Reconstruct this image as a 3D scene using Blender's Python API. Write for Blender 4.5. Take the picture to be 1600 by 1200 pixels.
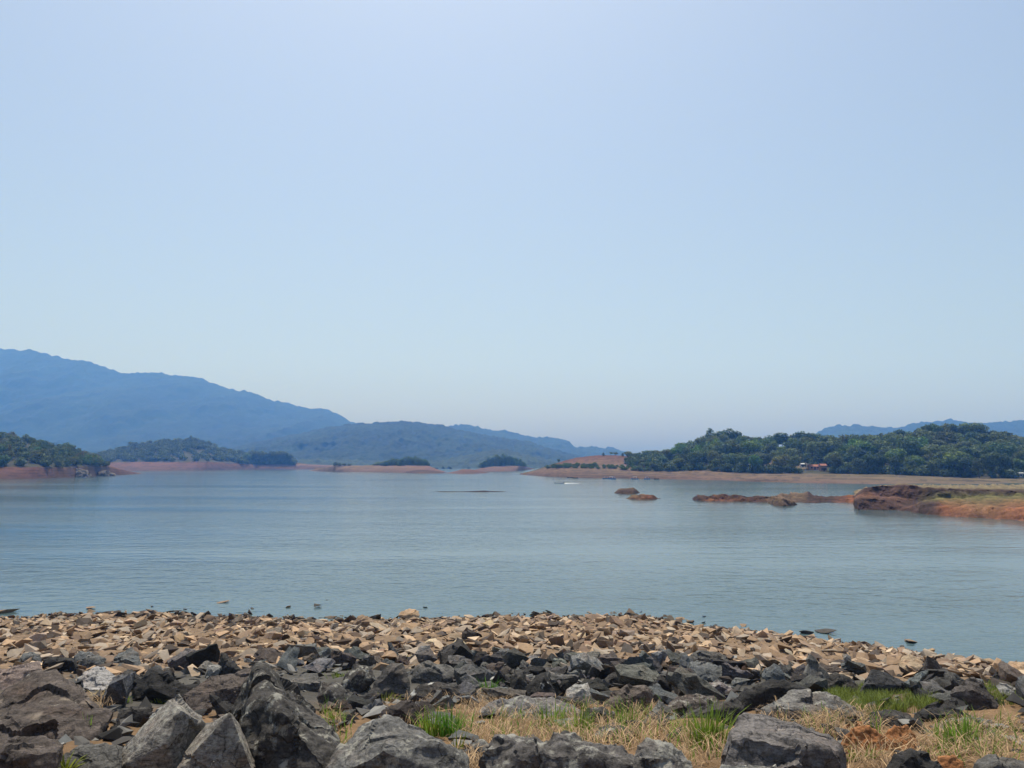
import bpy, bmesh, math, random
import numpy as np
from mathutils import Vector, Matrix

for o in list(bpy.data.objects):
    bpy.data.objects.remove(o)
S = bpy.context.scene
COL = S.collection
random.seed(11)
RNG = np.random.default_rng(11)

# ------------------------------------------------------------------ camera
F = 1200.0                      # focal length in photograph pixels (1600 x 1200)
HOR = 724.0                     # horizon row in the photograph
CAMH = 5.0                      # eye above the water
TH = math.atan((HOR - 600) / F)
cd = bpy.data.cameras.new('camera'); cam = bpy.data.objects.new('camera', cd); COL.objects.link(cam)
cam.location = (0, 0, CAMH); cam.rotation_euler = (math.pi / 2 + TH, 0, 0)
cd.sensor_fit = 'HORIZONTAL'; cd.sensor_width = 36; cd.lens = 36 * F / 1600
cd.clip_start = 0.1; cd.clip_end = 30000
S.camera = cam

# ------------------------------------------------------------------ light
SUN_AZ, SUN_EL = math.radians(-9), math.radians(68)     # azimuth from +Y towards +X
W = bpy.data.worlds.new('World'); S.world = W; W.use_nodes = True
wn = W.node_tree; wn.nodes.clear()
sky = wn.nodes.new('ShaderNodeTexSky'); sky.sky_type = 'NISHITA'; sky.sun_disc = False
sky.sun_elevation = SUN_EL; sky.sun_rotation = SUN_AZ
sky.altitude = 100; sky.air_density = 1.2; sky.dust_density = 3.2; sky.ozone_density = 3.2
bg = wn.nodes.new('ShaderNodeBackground'); bg.inputs[1].default_value = 0.122
wo = wn.nodes.new('ShaderNodeOutputWorld')
hs = wn.nodes.new('ShaderNodeHueSaturation'); hs.inputs['Saturation'].default_value = 0.76
wn.links.new(sky.outputs[0], hs.inputs['Color']); tn_ = wn.nodes.new('ShaderNodeMix'); tn_.data_type = 'RGBA'; tn_.blend_type = 'MULTIPLY'; tn_.inputs[0].default_value = 1.0; tn_.inputs[7].default_value = (0.965, 1.01, 1.0, 1)
wn.links.new(hs.outputs[0], tn_.inputs[6]); wn.links.new(tn_.outputs[2], bg.inputs[0]); wn.links.new(bg.outputs[0], wo.inputs[0])
sl = bpy.data.lights.new('sun', 'SUN'); sl.energy = 4.6; sl.angle = math.radians(0.6); sl.color = (1.0, 0.95, 0.87)
so = bpy.data.objects.new('sun', sl); COL.objects.link(so)
sdir = Vector((math.sin(SUN_AZ) * math.cos(SUN_EL), math.cos(SUN_AZ) * math.cos(SUN_EL), math.sin(SUN_EL)))
so.rotation_euler = sdir.to_track_quat('Z', 'Y').to_euler(); so.location = (-20, 20, 60)
vs = S.view_settings; vs.view_transform = 'Standard'; vs.look = 'None'; vs.exposure = 0.0; vs.gamma = 1.0
vs.use_curve_mapping = False
S.cycles.use_denoising = True
S.cycles.max_bounces = 8; S.cycles.volume_bounces = 2; S.cycles.diffuse_bounces = 3
HAZE_COLOR = (0.12, 0.36, 1.0); HAZE_DENSITY = 4.5e-4

# ------------------------------------------------------------------ numbers
CT, ST = math.cos(TH), math.sin(TH)
def P(px, py, Y):
    """photograph pixel at forward distance Y (metres) -> point in the world"""
    u = (600 - py) / F; r = (px - 800) / F
    dy = CT - u * ST; dz = ST + u * CT
    k = Y / dy
    return np.array([r * k, Y, CAMH + dz * k])
def PW(px, py, z=0.0):
    """photograph pixel -> point on the horizontal plane z"""
    u = (600 - py) / F; dy = CT - u * ST; dz = ST + u * CT
    k = (z - CAMH) / dz
    return np.array([(px - 800) / F * k, dy * k, z])
def proj(p):
    x, y, z = p[0], p[1], p[2] - CAMH
    f = y * CT + z * ST; u = -y * ST + z * CT
    return 800 + F * x / f, 600 - F * u / f

_T = np.random.default_rng(5).random(4096)
def vnoise(p):
    p = np.asarray(p, float); i = np.floor(p).astype(np.int64); f = p - i; f = f * f * (3 - 2 * f)
    def h(a, b, c):
        return _T[((a * 73856093) ^ (b * 19349663) ^ (c * 83492791)) & 4095]
    x, y, z = i[..., 0], i[..., 1], i[..., 2]; fx, fy, fz = f[..., 0], f[..., 1], f[..., 2]
    a = h(x, y, z) * (1 - fx) + h(x + 1, y, z) * fx
    b = h(x, y + 1, z) * (1 - fx) + h(x + 1, y + 1, z) * fx
    c = h(x, y, z + 1) * (1 - fx) + h(x + 1, y, z + 1) * fx
    d = h(x, y + 1, z + 1) * (1 - fx) + h(x + 1, y + 1, z + 1) * fx
    return ((a * (1 - fy) + b * fy) * (1 - fz) + (c * (1 - fy) + d * fy) * fz) * 2 - 1
def fbm(p, o=4, lac=2.03, g=0.5):
    p = np.asarray(p, float); s = 0; a = 1.0
    for k in range(o):
        s = s + a * vnoise(p + 17.3 * k); p = p * lac; a *= g
    return s

def zg(X, Y):
    """height of the dam's shore slope above the water"""
    X = np.asarray(X, float); Y = np.asarray(Y, float)
    d = np.interp(Y, [-60, -6, 0, 2.4, 3.6, 4.5, 6, 8, 11, 14, 18, 22, 26, 30, 40], [0.6, 1.2, 1.42, 1.45, 1.5, 1.73, 2.02, 2.42, 2.96, 3.42, 3.95, 4.47, 5.02, 5.6, 7.4])
    t = np.clip((X - 3.5) / 9.5, 0, 2.5)
    d = d + 0.95 * t ** 1.4 * np.clip((Y - 5) / 13, 0, 1.5)
    p = np.stack([X * 0.35, Y * 0.35, X * 0], -1)
    d = np.where(d > 6.5, 6.5 + 1.2 * np.tanh((d - 6.5) / 1.2), d)
    return CAMH - d + 0.10 * fbm(p, 3) * np.clip((Y - 2) / 6, 0.3, 1)
_ZX = np.arange(-30, 30.01, 0.15); _ZY = np.arange(0, 40.01, 0.15); _ZT = zg(*np.meshgrid(_ZX, _ZY))
def zq(X, Y):
    i = min(max(Y / 0.15, 0), len(_ZY) - 1.01); j = min(max((X + 30) / 0.15, 0), len(_ZX) - 1.01); a, b = int(i), int(j); u, v = i - a, j - b
    return float((_ZT[a, b] * (1 - v) + _ZT[a, b + 1] * v) * (1 - u) + (_ZT[a + 1, b] * (1 - v) + _ZT[a + 1, b + 1] * v) * u)
_GA = np.arange(2.5, 40, 0.05)
def GY(px, py):
    """forward distance where the pixel's ray meets the slope"""
    u = (600 - py) / F; k = _GA / (CT - u * ST)
    hit = np.nonzero(CAMH + (ST + u * CT) * k < zg((px - 800) / F * k, _GA))[0]
    return float(_GA[hit[0]]) if len(hit) else 30.0

# ------------------------------------------------------------------ materials
def mat(name, rough=0.9):
    m = bpy.data.materials.new(name); m.use_nodes = True
    n = m.node_tree.nodes; b = n['Principled BSDF']; b.inputs['Roughness'].default_value = rough
    b.inputs['Specular IOR Level'].default_value = 0.25
    return m, m.node_tree, b
def node(t, k, **kw):
    n = t.nodes.new(k)
    for a, v in kw.items():
        if a in n.inputs.keys(): n.inputs[a].default_value = v
        else: setattr(n, a, v)
    return n
def noise(t, vec, scale, detail=5, rough=0.55):
    n = node(t, 'ShaderNodeTexNoise'); n.inputs['Scale'].default_value = scale
    n.inputs['Detail'].default_value = detail; n.inputs['Roughness'].default_value = rough
    if vec is not None: t.links.new(vec, n.inputs['Vector'])
    return n.outputs['Fac']
def ramp(t, fac, stops):
    r = t.nodes.new('ShaderNodeValToRGB'); e = r.color_ramp.elements
    while len(e) < len(stops): e.new(0.5)
    for k, (p, c) in enumerate(stops):
        e[k].position = p; e[k].color = (*c, 1) if len(c) == 3 else c
    t.links.new(fac, r.inputs[0]); return r.outputs['Color']
def mapr(t, fac, a, b, c, d):
    n = t.nodes.new('ShaderNodeMapRange'); t.links.new(fac, n.inputs[0])
    for k, v in zip((1, 2, 3, 4), (a, b, c, d)): n.inputs[k].default_value = v
    return n.outputs[0]
def mix(t, fac, a, b, mode='MIX'):
    n = t.nodes.new('ShaderNodeMix'); n.data_type = 'RGBA'; n.blend_type = mode
    for s, v in ((n.inputs[0], fac), (n.inputs[6], a), (n.inputs[7], b)):
        if hasattr(v, 'is_output'): t.links.new(v, s)
        elif isinstance(v, (int, float)): s.default_value = v
        else: s.default_value = (*v, 1)
    return n.outputs[2]
def bump(t, b, h, strength, dist):
    n = t.nodes.new('ShaderNodeBump'); n.inputs['Strength'].default_value = strength; n.inputs['Distance'].default_value = dist
    t.links.new(h, n.inputs['Height'])
    prev = b.inputs['Normal'].links
    if prev: t.links.new(prev[0].from_socket, n.inputs['Normal'])
    t.links.new(n.outputs[0], b.inputs['Normal'])
def shifted(t):
    """object coordinates moved by the object's own random number, so that copies differ"""
    tc = t.nodes.new('ShaderNodeTexCoord'); oi = t.nodes.new('ShaderNodeObjectInfo')
    v = t.nodes.new('ShaderNodeVectorMath'); v.operation = 'ADD'
    m = t.nodes.new('ShaderNodeMath'); m.operation = 'MULTIPLY'; m.inputs[1].default_value = 37.0
    t.links.new(oi.outputs['Random'], m.inputs[0])
    t.links.new(tc.outputs['Object'], v.inputs[0]); t.links.new(m.outputs[0], v.inputs[1])
    return v.outputs[0], oi

def rock_mat(name, sc=1.0, streak=False, lichen=None, vein=False, patch=False, soil=False, contrast=1.0):
    m, t, b = mat(name, 0.88)
    vec, oi = shifted(t)
    base = oi.outputs['Color']
    mq = t.nodes.new('ShaderNodeMapping'); mq.inputs['Rotation'].default_value = (0.5, 0.35, 0.6) if not streak else (0.2, -0.75, 0.3)
    mq.inputs['Scale'].default_value = (1.0, 1.5, 3.2) if not streak else (1.0, 2.2, 6.0); t.links.new(vec, mq.inputs['Vector'])
    big = mapr(t, noise(t, vec, 2.2 * sc, 6, 0.62), 0.25, 0.75, 1 - 0.28 * contrast, 1 + 0.28 * contrast)
    fine = mapr(t, noise(t, mq.outputs[0], 9 * sc, 12, 0.76), 0.32, 0.68, 1 - 0.62 * contrast, 1 + 0.62 * contrast)
    vo = t.nodes.new('ShaderNodeTexVoronoi'); vo.feature = 'DISTANCE_TO_EDGE'; vo.inputs['Scale'].default_value = 2.6 * sc
    wrp = t.nodes.new('ShaderNodeVectorMath'); wrp.operation = 'MULTIPLY_ADD'; nz = t.nodes.new('ShaderNodeTexNoise'); nz.inputs['Scale'].default_value = 4 * sc; nz.inputs['Detail'].default_value = 4
    t.links.new(vec, nz.inputs['Vector']); t.links.new(nz.outputs['Color'], wrp.inputs[0]); wrp.inputs[1].default_value = (0.5, 0.5, 0.5); t.links.new(vec, wrp.inputs[2])
    t.links.new(wrp.outputs[0], vo.inputs['Vector'])
    crack = mapr(t, vo.outputs['Distance'], 0.0, 0.022, 0.45, 1.0)
    mm = t.nodes.new('ShaderNodeMath'); mm.operation = 'MULTIPLY'; t.links.new(big, mm.inputs[0]); t.links.new(fine, mm.inputs[1])
    grain = mapr(t, noise(t, vec, 48 * sc, 6, 0.8), 0.35, 0.65, 1 - 0.5 * contrast, 1 + 0.5 * contrast)
    m3_ = t.nodes.new('ShaderNodeMath'); m3_.operation = 'MULTIPLY'; t.links.new(mm.outputs[0], m3_.inputs[0]); t.links.new(grain, m3_.inputs[1])
    c = mix(t, 1.0, base, m3_.outputs[0], 'MULTIPLY')
    c = mix(t, 1.0, c, crack, 'MULTIPLY')
    # brown iron staining
    st = mapr(t, noise(t, vec, 3.1 * sc, 5, 0.65), 0.52, 0.7, 0, 0.45)
    c = mix(t, st, c, mix(t, 1.0, c, (1.25, 0.93, 0.72), 'MULTIPLY'))
    if lichen:
        l = mapr(t, noise(t, vec, 9 * sc, 8, 0.72), lichen, lichen + 0.08, 0, 0.8)
        c = mix(t, l, c, (0.34, 0.33, 0.29))
    if vein:
        w = t.nodes.new('ShaderNodeTexWave'); w.wave_type = 'BANDS'; w.inputs['Scale'].default_value = 0.55
        w.inputs['Distortion'].default_value = 9; w.inputs['Detail'].default_value = 5; w.inputs['Detail Scale'].default_value = 1.6
        t.links.new(vec, w.inputs['Vector'])
        v = mapr(t, w.outputs['Fac'], 0.93, 0.995, 0, 1)
        k = mapr(t, noise(t, vec, 1.9, 3), 0.5, 0.62, 0, 0.8)
        q = t.nodes.new('ShaderNodeMath'); q.operation = 'MULTIPLY'; t.links.new(v, q.inputs[0]); t.links.new(k, q.inputs[1])
        c = mix(t, q.outputs[0], c, (0.48, 0.40, 0.31))
    if patch:
        k = mapr(t, noise(t, vec, 4.5, 7, 0.6), 0.57, 0.61, 0, 0.9)
        c = mix(t, k, c, (0.62, 0.61, 0.57))
    t.links.new(c, b.inputs['Base Color'])
    bump(t, b, crack, 0.6, 0.012 / sc)
    bump(t, b, noise(t, mq.outputs[0], 5 * sc, 12, 0.75), 0.6, 0.045 / sc)
    bump(t, b, noise(t, vec, 45 * sc, 6, 0.75), 0.6, 0.010 / sc)
    return m
M = {}
M['rock'] = rock_mat('dark_rock')
M['lichen'] = rock_mat('lichen_rock', lichen=0.53)
M['pale'] = rock_mat('pale_rock', streak=True, lichen=0.50, contrast=1.1)
M['vein'] = rock_mat('veined_rock', vein=True, lichen=0.62)
M['patch'] = rock_mat('white_patched_rock', patch=True)
M['tan'] = rock_mat('tan_stone', sc=2.2, contrast=0.75)
M['soil'] = rock_mat('orange_soil', sc=1.6, contrast=0.9)

def vcol_mat(name, sc, var=0.35, fine=0.3, bs=0.5, bd=0.1, rough=0.95):
    m, t, b = mat(name, rough)
    a = t.nodes.new('ShaderNodeVertexColor'); a.layer_name = 'Col'
    g = t.nodes.new('ShaderNodeNewGeometry'); vec = g.outputs['Position']
    f1 = mapr(t, noise(t, vec, sc, 5, 0.6), 0.25, 0.75, 1 - var, 1 + var)
    f2 = mapr(t, noise(t, vec, sc * 9, 5, 0.65), 0.25, 0.75, 1 - fine, 1 + fine)
    mm = t.nodes.new('ShaderNodeMath'); mm.operation = 'MULTIPLY'; t.links.new(f1, mm.inputs[0]); t.links.new(f2, mm.inputs[1])
    t.links.new(mix(t, 1.0, a.outputs['Color'], mm.outputs[0], 'MULTIPLY'), b.inputs['Base Color'])
    bump(t, b, noise(t, vec, sc * 6, 6, 0.65), bs, bd)
    return m
M['earth'] = vcol_mat('bare_earth', 0.25, bs=0.6, bd=0.4)
M['mud'] = vcol_mat('eroded_mud', 0.9, 0.55, 0.5, 0.9, 0.25)
M['slope'] = vcol_mat('shore_soil', 1.2, bs=0.7, bd=0.08)
M['gravel'] = vcol_mat('gravel_stone', 2.0, 0.2, 0.2, 0.3, 0.02)
M['forest'] = vcol_mat('far_forest', 0.02, 0.3, 0.35, 0.8, 6.0)

def leaf_mat(name, col, trans=0.25, var=0.35):
    m, t, b = mat(name, 0.7)
    oi = t.nodes.new('ShaderNodeObjectInfo'); g = t.nodes.new('ShaderNodeNewGeometry')
    h = t.nodes.new('ShaderNodeHueSaturation')
    h.inputs['Color'].default_value = (*col, 1)
    t.links.new(mapr(t, oi.outputs['Random'], 0, 1, 0.465, 0.525), h.inputs['Hue'])
    t.links.new(mapr(t, g.outputs['Random Per Island'], 0, 1, 1 - var, 1 + var), h.inputs['Value'])
    c = mix(t, 1.0, h.outputs[0], oi.outputs['Color'], 'MULTIPLY')
    t.links.new(c, b.inputs['Base Color'])
    tr = t.nodes.new('ShaderNodeBsdfTranslucent'); t.links.new(c, tr.inputs['Color'])
    ms = t.nodes.new('ShaderNodeMixShader'); ms.inputs[0].default_value = trans
    t.links.new(b.outputs[0], ms.inputs[1]); t.links.new(tr.outputs[0], ms.inputs[2])
    t.links.new(ms.outputs[0], t.nodes['Material Output'].inputs['Surface'])
    return m
M['leaf'] = leaf_mat('tree_leaves', (0.105, 0.150, 0.066))
M['shrubleaf'] = leaf_mat('shrub_leaves', (0.108, 0.145, 0.062))
M['grass'] = leaf_mat('green_grass', (0.13, 0.26, 0.03), 0.4)
M['short'] = leaf_mat('short_grass', (0.15, 0.19, 0.035), 0.35)
M['straw'] = leaf_mat('dry_straw', (0.36, 0.27, 0.14), 0.2, 0.6)
M['weed'] = leaf_mat('weed_leaves', (0.16, 0.20, 0.02), 0.35)
def plain(name, col, rough=0.8, var=0.15, sc=3.0):
    m, t, b = mat(name, rough)
    tc = t.nodes.new('ShaderNodeTexCoord')
    f = mapr(t, noise(t, tc.outputs['Object'], sc, 4), 0.25, 0.75, 1 - var, 1 + var)
    t.links.new(mix(t, 1.0, col, f, 'MULTIPLY'), b.inputs['Base Color']); return m
M['bark'] = plain('bark', (0.10, 0.075, 0.055), 0.95, 0.4)
M['wall'] = plain('house_wall', (0.70, 0.66, 0.60)); M['tile'] = plain('roof_tile', (0.30, 0.13, 0.09), 0.85, 0.3)
M['sheet'] = plain('roof_sheet', (0.62, 0.63, 0.64), 0.5); M['orange'] = plain('orange_wall', (0.42, 0.24, 0.17))
M['dark'] = plain('dark_opening', (0.03, 0.03, 0.035)); M['blue'] = plain('blue_paint', (0.06, 0.22, 0.50), 0.5)
M['white'] = plain('white_paint', (0.75, 0.76, 0.76), 0.4); M['foam'] = plain('wake_foam', (0.80, 0.83, 0.84), 0.7)

# water
m, t, b = mat('lake_water', 0.11)
g = t.nodes.new('ShaderNodeNewGeometry')
mp = t.nodes.new('ShaderNodeMapping'); mp.inputs['Scale'].default_value = (0.55, 1.0, 1.0); mp.inputs['Rotation'].default_value = (0, 0, 0.12)
t.links.new(g.outputs['Position'], mp.inputs['Vector'])
b.inputs['Base Color'].default_value = (0.060, 0.098, 0.108, 1); b.inputs['IOR'].default_value = 1.333
b.inputs['Specular IOR Level'].default_value = 0.5
mp2 = t.nodes.new('ShaderNodeMapping'); mp2.inputs['Scale'].default_value = (0.010, 0.05, 1.0); mp2.inputs['Rotation'].default_value = (0, 0, -0.06)
t.links.new(g.outputs['Position'], mp2.inputs['Vector'])
patch = mapr(t, noise(t, mp2.outputs[0], 1.0, 5, 0.6), 0.38, 0.62, 0.14, 1.0)
def wb(sc, dist, det):
    h = noise(t, mp.outputs[0], sc, det, 0.55)
    mm = t.nodes.new('ShaderNodeMath'); mm.operation = 'MULTIPLY'; t.links.new(h, mm.inputs[0]); t.links.new(patch, mm.inputs[1])
    bump(t, b, mm.outputs[0], 1.0, dist)
wb(1.3, 0.085, 3); wb(6.0, 0.016, 4)
M['water'] = m

# ------------------------------------------------------------------ object helpers
def obj(name, me, m=None, parent=None, loc=None):
    o = bpy.data.objects.new(name, me); COL.objects.link(o)
    if m is not None and me is not None and not me.materials: me.materials.append(m)
    if loc is not None: o.location = loc
    if parent is not None: o.parent = parent
    return o
def tag(o, label=None, cat=None, group=None, kind=None):
    for k, v in (('label', label), ('category', cat), ('group', group), ('kind', kind)):
        if v: o[k] = v
    return o
def mesh(name, V, Fc, smooth=False, cols=None):
    me = bpy.data.meshes.new(name)
    V = np.asarray(V, np.float32)
    if isinstance(Fc, np.ndarray):
        n, k = Fc.shape
        me.vertices.add(len(V)); me.vertices.foreach_set('co', V.ravel())
        me.loops.add(n * k); me.loops.foreach_set('vertex_index', Fc.astype(np.int32).ravel())
        me.polygons.add(n); me.polygons.foreach_set('loop_start', np.arange(0, n * k, k, dtype=np.int32))
        me.update(calc_edges=True)
    else:
        me.from_pydata([tuple(v) for v in V], [], Fc)
    me.polygons.foreach_set('use_smooth', np.full(len(me.polygons), smooth))
    if cols is not None:
        a = me.color_attributes.new('Col', 'FLOAT_COLOR', 'POINT')
        c = np.ones((len(V), 4), np.float32); c[:, :3] = cols
        a.data.foreach_set('color', c.ravel())
    me.update()
    return me
def grid_faces(nr, nc):
    i = np.arange(nr - 1)[:, None] * nc + np.arange(nc - 1)[None, :]
    return np.stack([i, i + 1, i + nc + 1, i + nc], -1).reshape(-1, 4)

class Land:
    """a surface drawn between rows of points; every row is a list of (pixel x, pixel y, distance);
       distance None puts the point on the water plane z0"""
    def __init__(s, name, rows, cols, x0, x1, nx, sub, amp, freq, m, z0=-0.25, smooth=True, fn=None, tint=0.12):
        px = np.linspace(x0, x1, nx); R = []; C = []
        for r, c in zip(rows, cols):
            a = np.array([q[:2] for q in r], float); py = np.interp(px, a[:, 0], a[:, 1])
            if r[0][2] is None:
                w0 = np.array([PW(x, y, 0.0) for x, y in zip(px, py)]); last = w0[:, 1]; w0[:, 2] = z0; R.append(w0)
            else:
                Y = np.interp(px, a[:, 0], [q[2] for q in r]); Y = np.maximum(Y, last * 1.012 + 0.3); last = Y; R.append([P(x, y, d) for x, y, d in zip(px, py, Y)])
            cx = [q[0] for q in c]; cc = np.array([q[1] for q in c])
            C.append(np.stack([np.interp(px, cx, cc[:, k]) for k in range(3)], -1))
        R = np.array(R); C = np.array(C); G = []; K = []
        for i in range(len(R) - 1):
            n = sub[i]
            for j in range(n):
                f = j / n; G.append(R[i] * (1 - f) + R[i + 1] * f); K.append(C[i] * (1 - f) + C[i + 1] * f)
        G.append(R[-1]); K.append(C[-1])
        s.v = np.cumsum([0] + list(sub)); G = np.array(G); K = np.array(K)
        n = fbm(G * freq, 5)
        w = np.ones(len(G)); w[:3] = (0, 0.3, 0.6)
        G[..., 2] += amp * n * w[:, None]
        G[..., 1] += 0.8 * amp * fbm(G * freq + 40, 4) * w[:, None]
        if fn is not None: G, K = fn(G, K, px)
        K = K * (1 + tint * fbm(G * freq * 0.7 + 9, 4)[..., None])
        s.G = G; s.px = px
        s.o = obj(name, mesh(name, G.reshape(-1, 3), grid_faces(*G.shape[:2]), smooth, np.clip(K.reshape(-1, 3), 0.005, 0.9)), m)
        tag(s.o, kind='structure')
    def at(s, x, v):
        c = np.clip(np.interp(x, s.px, np.arange(len(s.px))), 0, len(s.px) - 1.001); r = min(max(v, 0), len(s.G) - 1.001)
        i, j = int(r), int(c); a, b_ = r - i, c - j
        return ((s.G[i, j] * (1 - b_) + s.G[i, j + 1] * b_) * (1 - a) + (s.G[i + 1, j] * (1 - b_) + s.G[i + 1, j + 1] * b_) * a)

# ------------------------------------------------------------------ water, lake bed, shore slope
V = [(-2900, 12, 0), (2900, 12, 0), (2900, 2900, 0), (-2900, 2900, 0)]
tag(obj('water', mesh('water', V, [(0, 1, 2, 3)]), M['water']), kind='structure')

xs = np.concatenate([np.linspace(-40, -14, 14, endpoint=False), np.linspace(-14, 16, 260), np.linspace(16.3, 42, 14)])
ys = np.concatenate([np.linspace(-25, 2, 12, endpoint=False), np.linspace(2, 30, 240), np.linspace(31, 40, 5)])
XX, YY = np.meshgrid(xs, ys); ZZ = zg(XX, YY)
pp = np.stack([XX, YY, ZZ], -1)
ZZ = ZZ + 0.05 * fbm(pp * 2.5, 4) + 0.02 * fbm(pp * 11, 2)
def bound(X, Y):   # distance at which the dark riprap gives way to the tan stones
    px = 800 + F * X / np.maximum(Y, 1)
    return np.interp(px, [0, 300, 600, 850, 1100, 1300, 1600], [11.2, 12.4, 12.4, 12.8, 12.3, 10.8, 9.7])
bd = bound(XX, YY) + 0.8 * fbm(pp * 0.9, 3)
f = np.clip((YY - bd) / 0.8 + 0.5, 0, 1)[..., None]
near = np.clip((YY - 7.5 + 1.2 * fbm(pp * 0.8, 3)) / 1.5, 0, 1)[..., None]
soil = np.array([0.17, 0.105, 0.055]); dk = np.array([0.075, 0.07, 0.062]); tn = np.array([0.19, 0.13, 0.082]); wet = np.array([0.06, 0.046, 0.034])
KK = (soil * (1 - near) + dk * near) * (1 - f) + tn * f
wf = np.clip((0.16 + 0.08 * fbm(pp * 1.3, 3) - ZZ) / 0.10, 0, 1)[..., None]; KK = KK * (1 - wf) + wet * wf
tag(obj('ground', mesh('ground', np.stack([XX, YY, ZZ], -1).reshape(-1, 3), grid_faces(*XX.shape), True, KK.reshape(-1, 3)), M['slope']), kind='structure')

# ------------------------------------------------------------------ mountains
def mountain(name, sky_line, Y, depth, base_y, col, x0, x1, nx=420, nr=90, rough=0.05, seed=0.0, crown=0.0, cs=9.0):
    px = np.linspace(x0, x1, nx); a = np.array(sky_line, float)
    py = np.interp(px, a[:, 0], a[:, 1])
    crest = np.array([P(x, y, Y) for x, y in zip(px, py)])
    H = np.maximum(crest[:, 2], 2.0); G = []
    for i in range(nr):
        v = i / (nr - 1) * 1.35                       # 0 front foot, 1 crest, 1.35 behind
        h = np.where(v <= 1, v ** 1.15, 1 - (v - 1) * 1.8)
        g = crest.copy(); k = (Y - depth * (1 - v)) / Y
        g[:, 0] = crest[:, 0] * (0.5 + 0.5 * k); g[:, 1] = Y - depth * (1 - v); g[:, 2] = H * h - 1.0
        G.append(g)
    G = np.array(G); v = np.linspace(0, 1.35, nr)[:, None]
    hm = H.mean()
    q = np.stack([G[..., 0] / hm * 1.3 + seed, G[..., 1] / hm * 0.5 + seed, np.zeros_like(G[..., 0])], -1)
    spur = 1 - np.abs(fbm(q, 4)) * 1.6                # spurs and gullies running down the face
    wgt = np.clip(1 - np.abs(v - 0.5) / 0.52, 0, 1)
    G[..., 2] += rough * 4 * hm * spur * wgt * np.clip(H / hm, 0.2, 1)
    G[..., 1] -= rough * 10 * hm * spur * wgt
    q2 = G / cs + seed
    G[..., 2] += crown * np.maximum(vnoise(q2), -0.3) + crown * 0.6 * vnoise(q2 * 2.1)
    K = np.array(col)[None, None, :] * (1 + 0.35 * fbm(G / (hm * 0.8), 4)[..., None])
    o = obj(name, mesh(name, G.reshape(-1, 3), grid_faces(*G.shape[:2]), True, np.clip(K.reshape(-1, 3), 0.004, 1)), M['forest'])
    tag(o, kind='structure'); return o
FOREST = (0.017, 0.030, 0.016)
mountain('mountain', [(-500, 522), (-250, 530), (-80, 538), (0, 544), (30, 546), (55, 547), (75, 552), (100, 559), (140, 565), (165, 572), (190, 581), (220, 582), (250, 581), (280, 587), (300, 588), (315, 591), (340, 600), (370, 609), (390, 611), (410, 619), (430, 626), (450, 629), (470, 636), (490, 638), (510, 639), (530, 647), (550, 659), (600, 672), (680, 695), (760, 718)],
         2150, 850, 726, FOREST, -500, 760, 520, 100, 0.02, 3.0, 4.0, 16.0)
mountain('mountain', [(690, 668), (705, 664), (735, 663), (765, 671), (800, 674), (830, 681), (870, 684), (885, 688), (897, 697), (903, 698.5), (920, 697), (945, 699), (960, 700), (975, 705), (1000, 712), (1030, 715), (1080, 713), (1150, 716), (1250, 714)],
         1900, 480, 727, FOREST, 600, 1250, 330, 60, 0.02, 8.0, 4.0, 14.0)
mountain('mountain', [(1150, 716), (1230, 700), (1270, 680), (1280, 672), (1300, 665.5), (1340, 663), (1370, 666), (1395, 667.5), (1405, 666), (1430, 660), (1460, 657), (1490, 656), (1505, 659), (1525, 661), (1545, 661), (1570, 657), (1600, 655), (1750, 640), (2000, 630)],
         1750, 560, 727, FOREST, 1150, 2000, 420, 70, 0.02, 5.0, 4.0, 13.0)
mountain('forested_hill', [(330, 712), (380, 695), (420, 685), (470, 676), (520, 665), (555, 661), (600, 659), (630, 657), (665, 660), (700, 665), (715, 670), (750, 678), (800, 685), (830, 691), (860, 700), (890, 708), (920, 715), (960, 721), (1000, 723)],
         1330, 430, 727, FOREST, 330, 1000, 480, 130, 0.025, 2.0, 2.6, 8.0)
mountain('forested_hill', [(660, 722), (700, 716), (735, 709), (760, 703), (785, 701), (805, 704), (830, 711), (860, 718), (900, 722)],
         930, 160, 727, (0.034, 0.050, 0.024), 660, 900, 200, 60, 0.02, 1.0, 2.2, 6.0)
mountain('forested_hill', [(380, 722), (450, 718), (500, 716), (560, 718), (640, 720), (720, 722)],
         900, 150, 727, (0.034, 0.050, 0.024), 380, 720, 260, 50, 0.02, 4.0, 2.0, 6.0)

# ------------------------------------------------------------------ shores and islands
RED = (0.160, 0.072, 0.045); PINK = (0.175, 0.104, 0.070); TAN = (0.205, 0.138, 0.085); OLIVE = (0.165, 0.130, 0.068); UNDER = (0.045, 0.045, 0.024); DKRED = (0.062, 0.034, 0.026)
WETR = (0.085, 0.045, 0.030); GREEN = (0.105, 0.100, 0.038); ORANGE = (0.225, 0.088, 0.042); KNOLL = (0.135, 0.052, 0.034)
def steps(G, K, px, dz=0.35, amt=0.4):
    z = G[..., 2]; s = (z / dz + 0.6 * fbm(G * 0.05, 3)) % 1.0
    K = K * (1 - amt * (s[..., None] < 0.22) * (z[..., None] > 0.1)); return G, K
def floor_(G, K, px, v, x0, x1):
    """dark ground colour under the plants, from the top of the bare bank upwards"""
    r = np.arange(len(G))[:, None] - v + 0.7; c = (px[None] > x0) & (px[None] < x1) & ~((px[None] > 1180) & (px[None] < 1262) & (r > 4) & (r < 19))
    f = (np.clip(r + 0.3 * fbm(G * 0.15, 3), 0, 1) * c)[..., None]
    return G, K * (1 - f) + np.array(UNDER) * f
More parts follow.
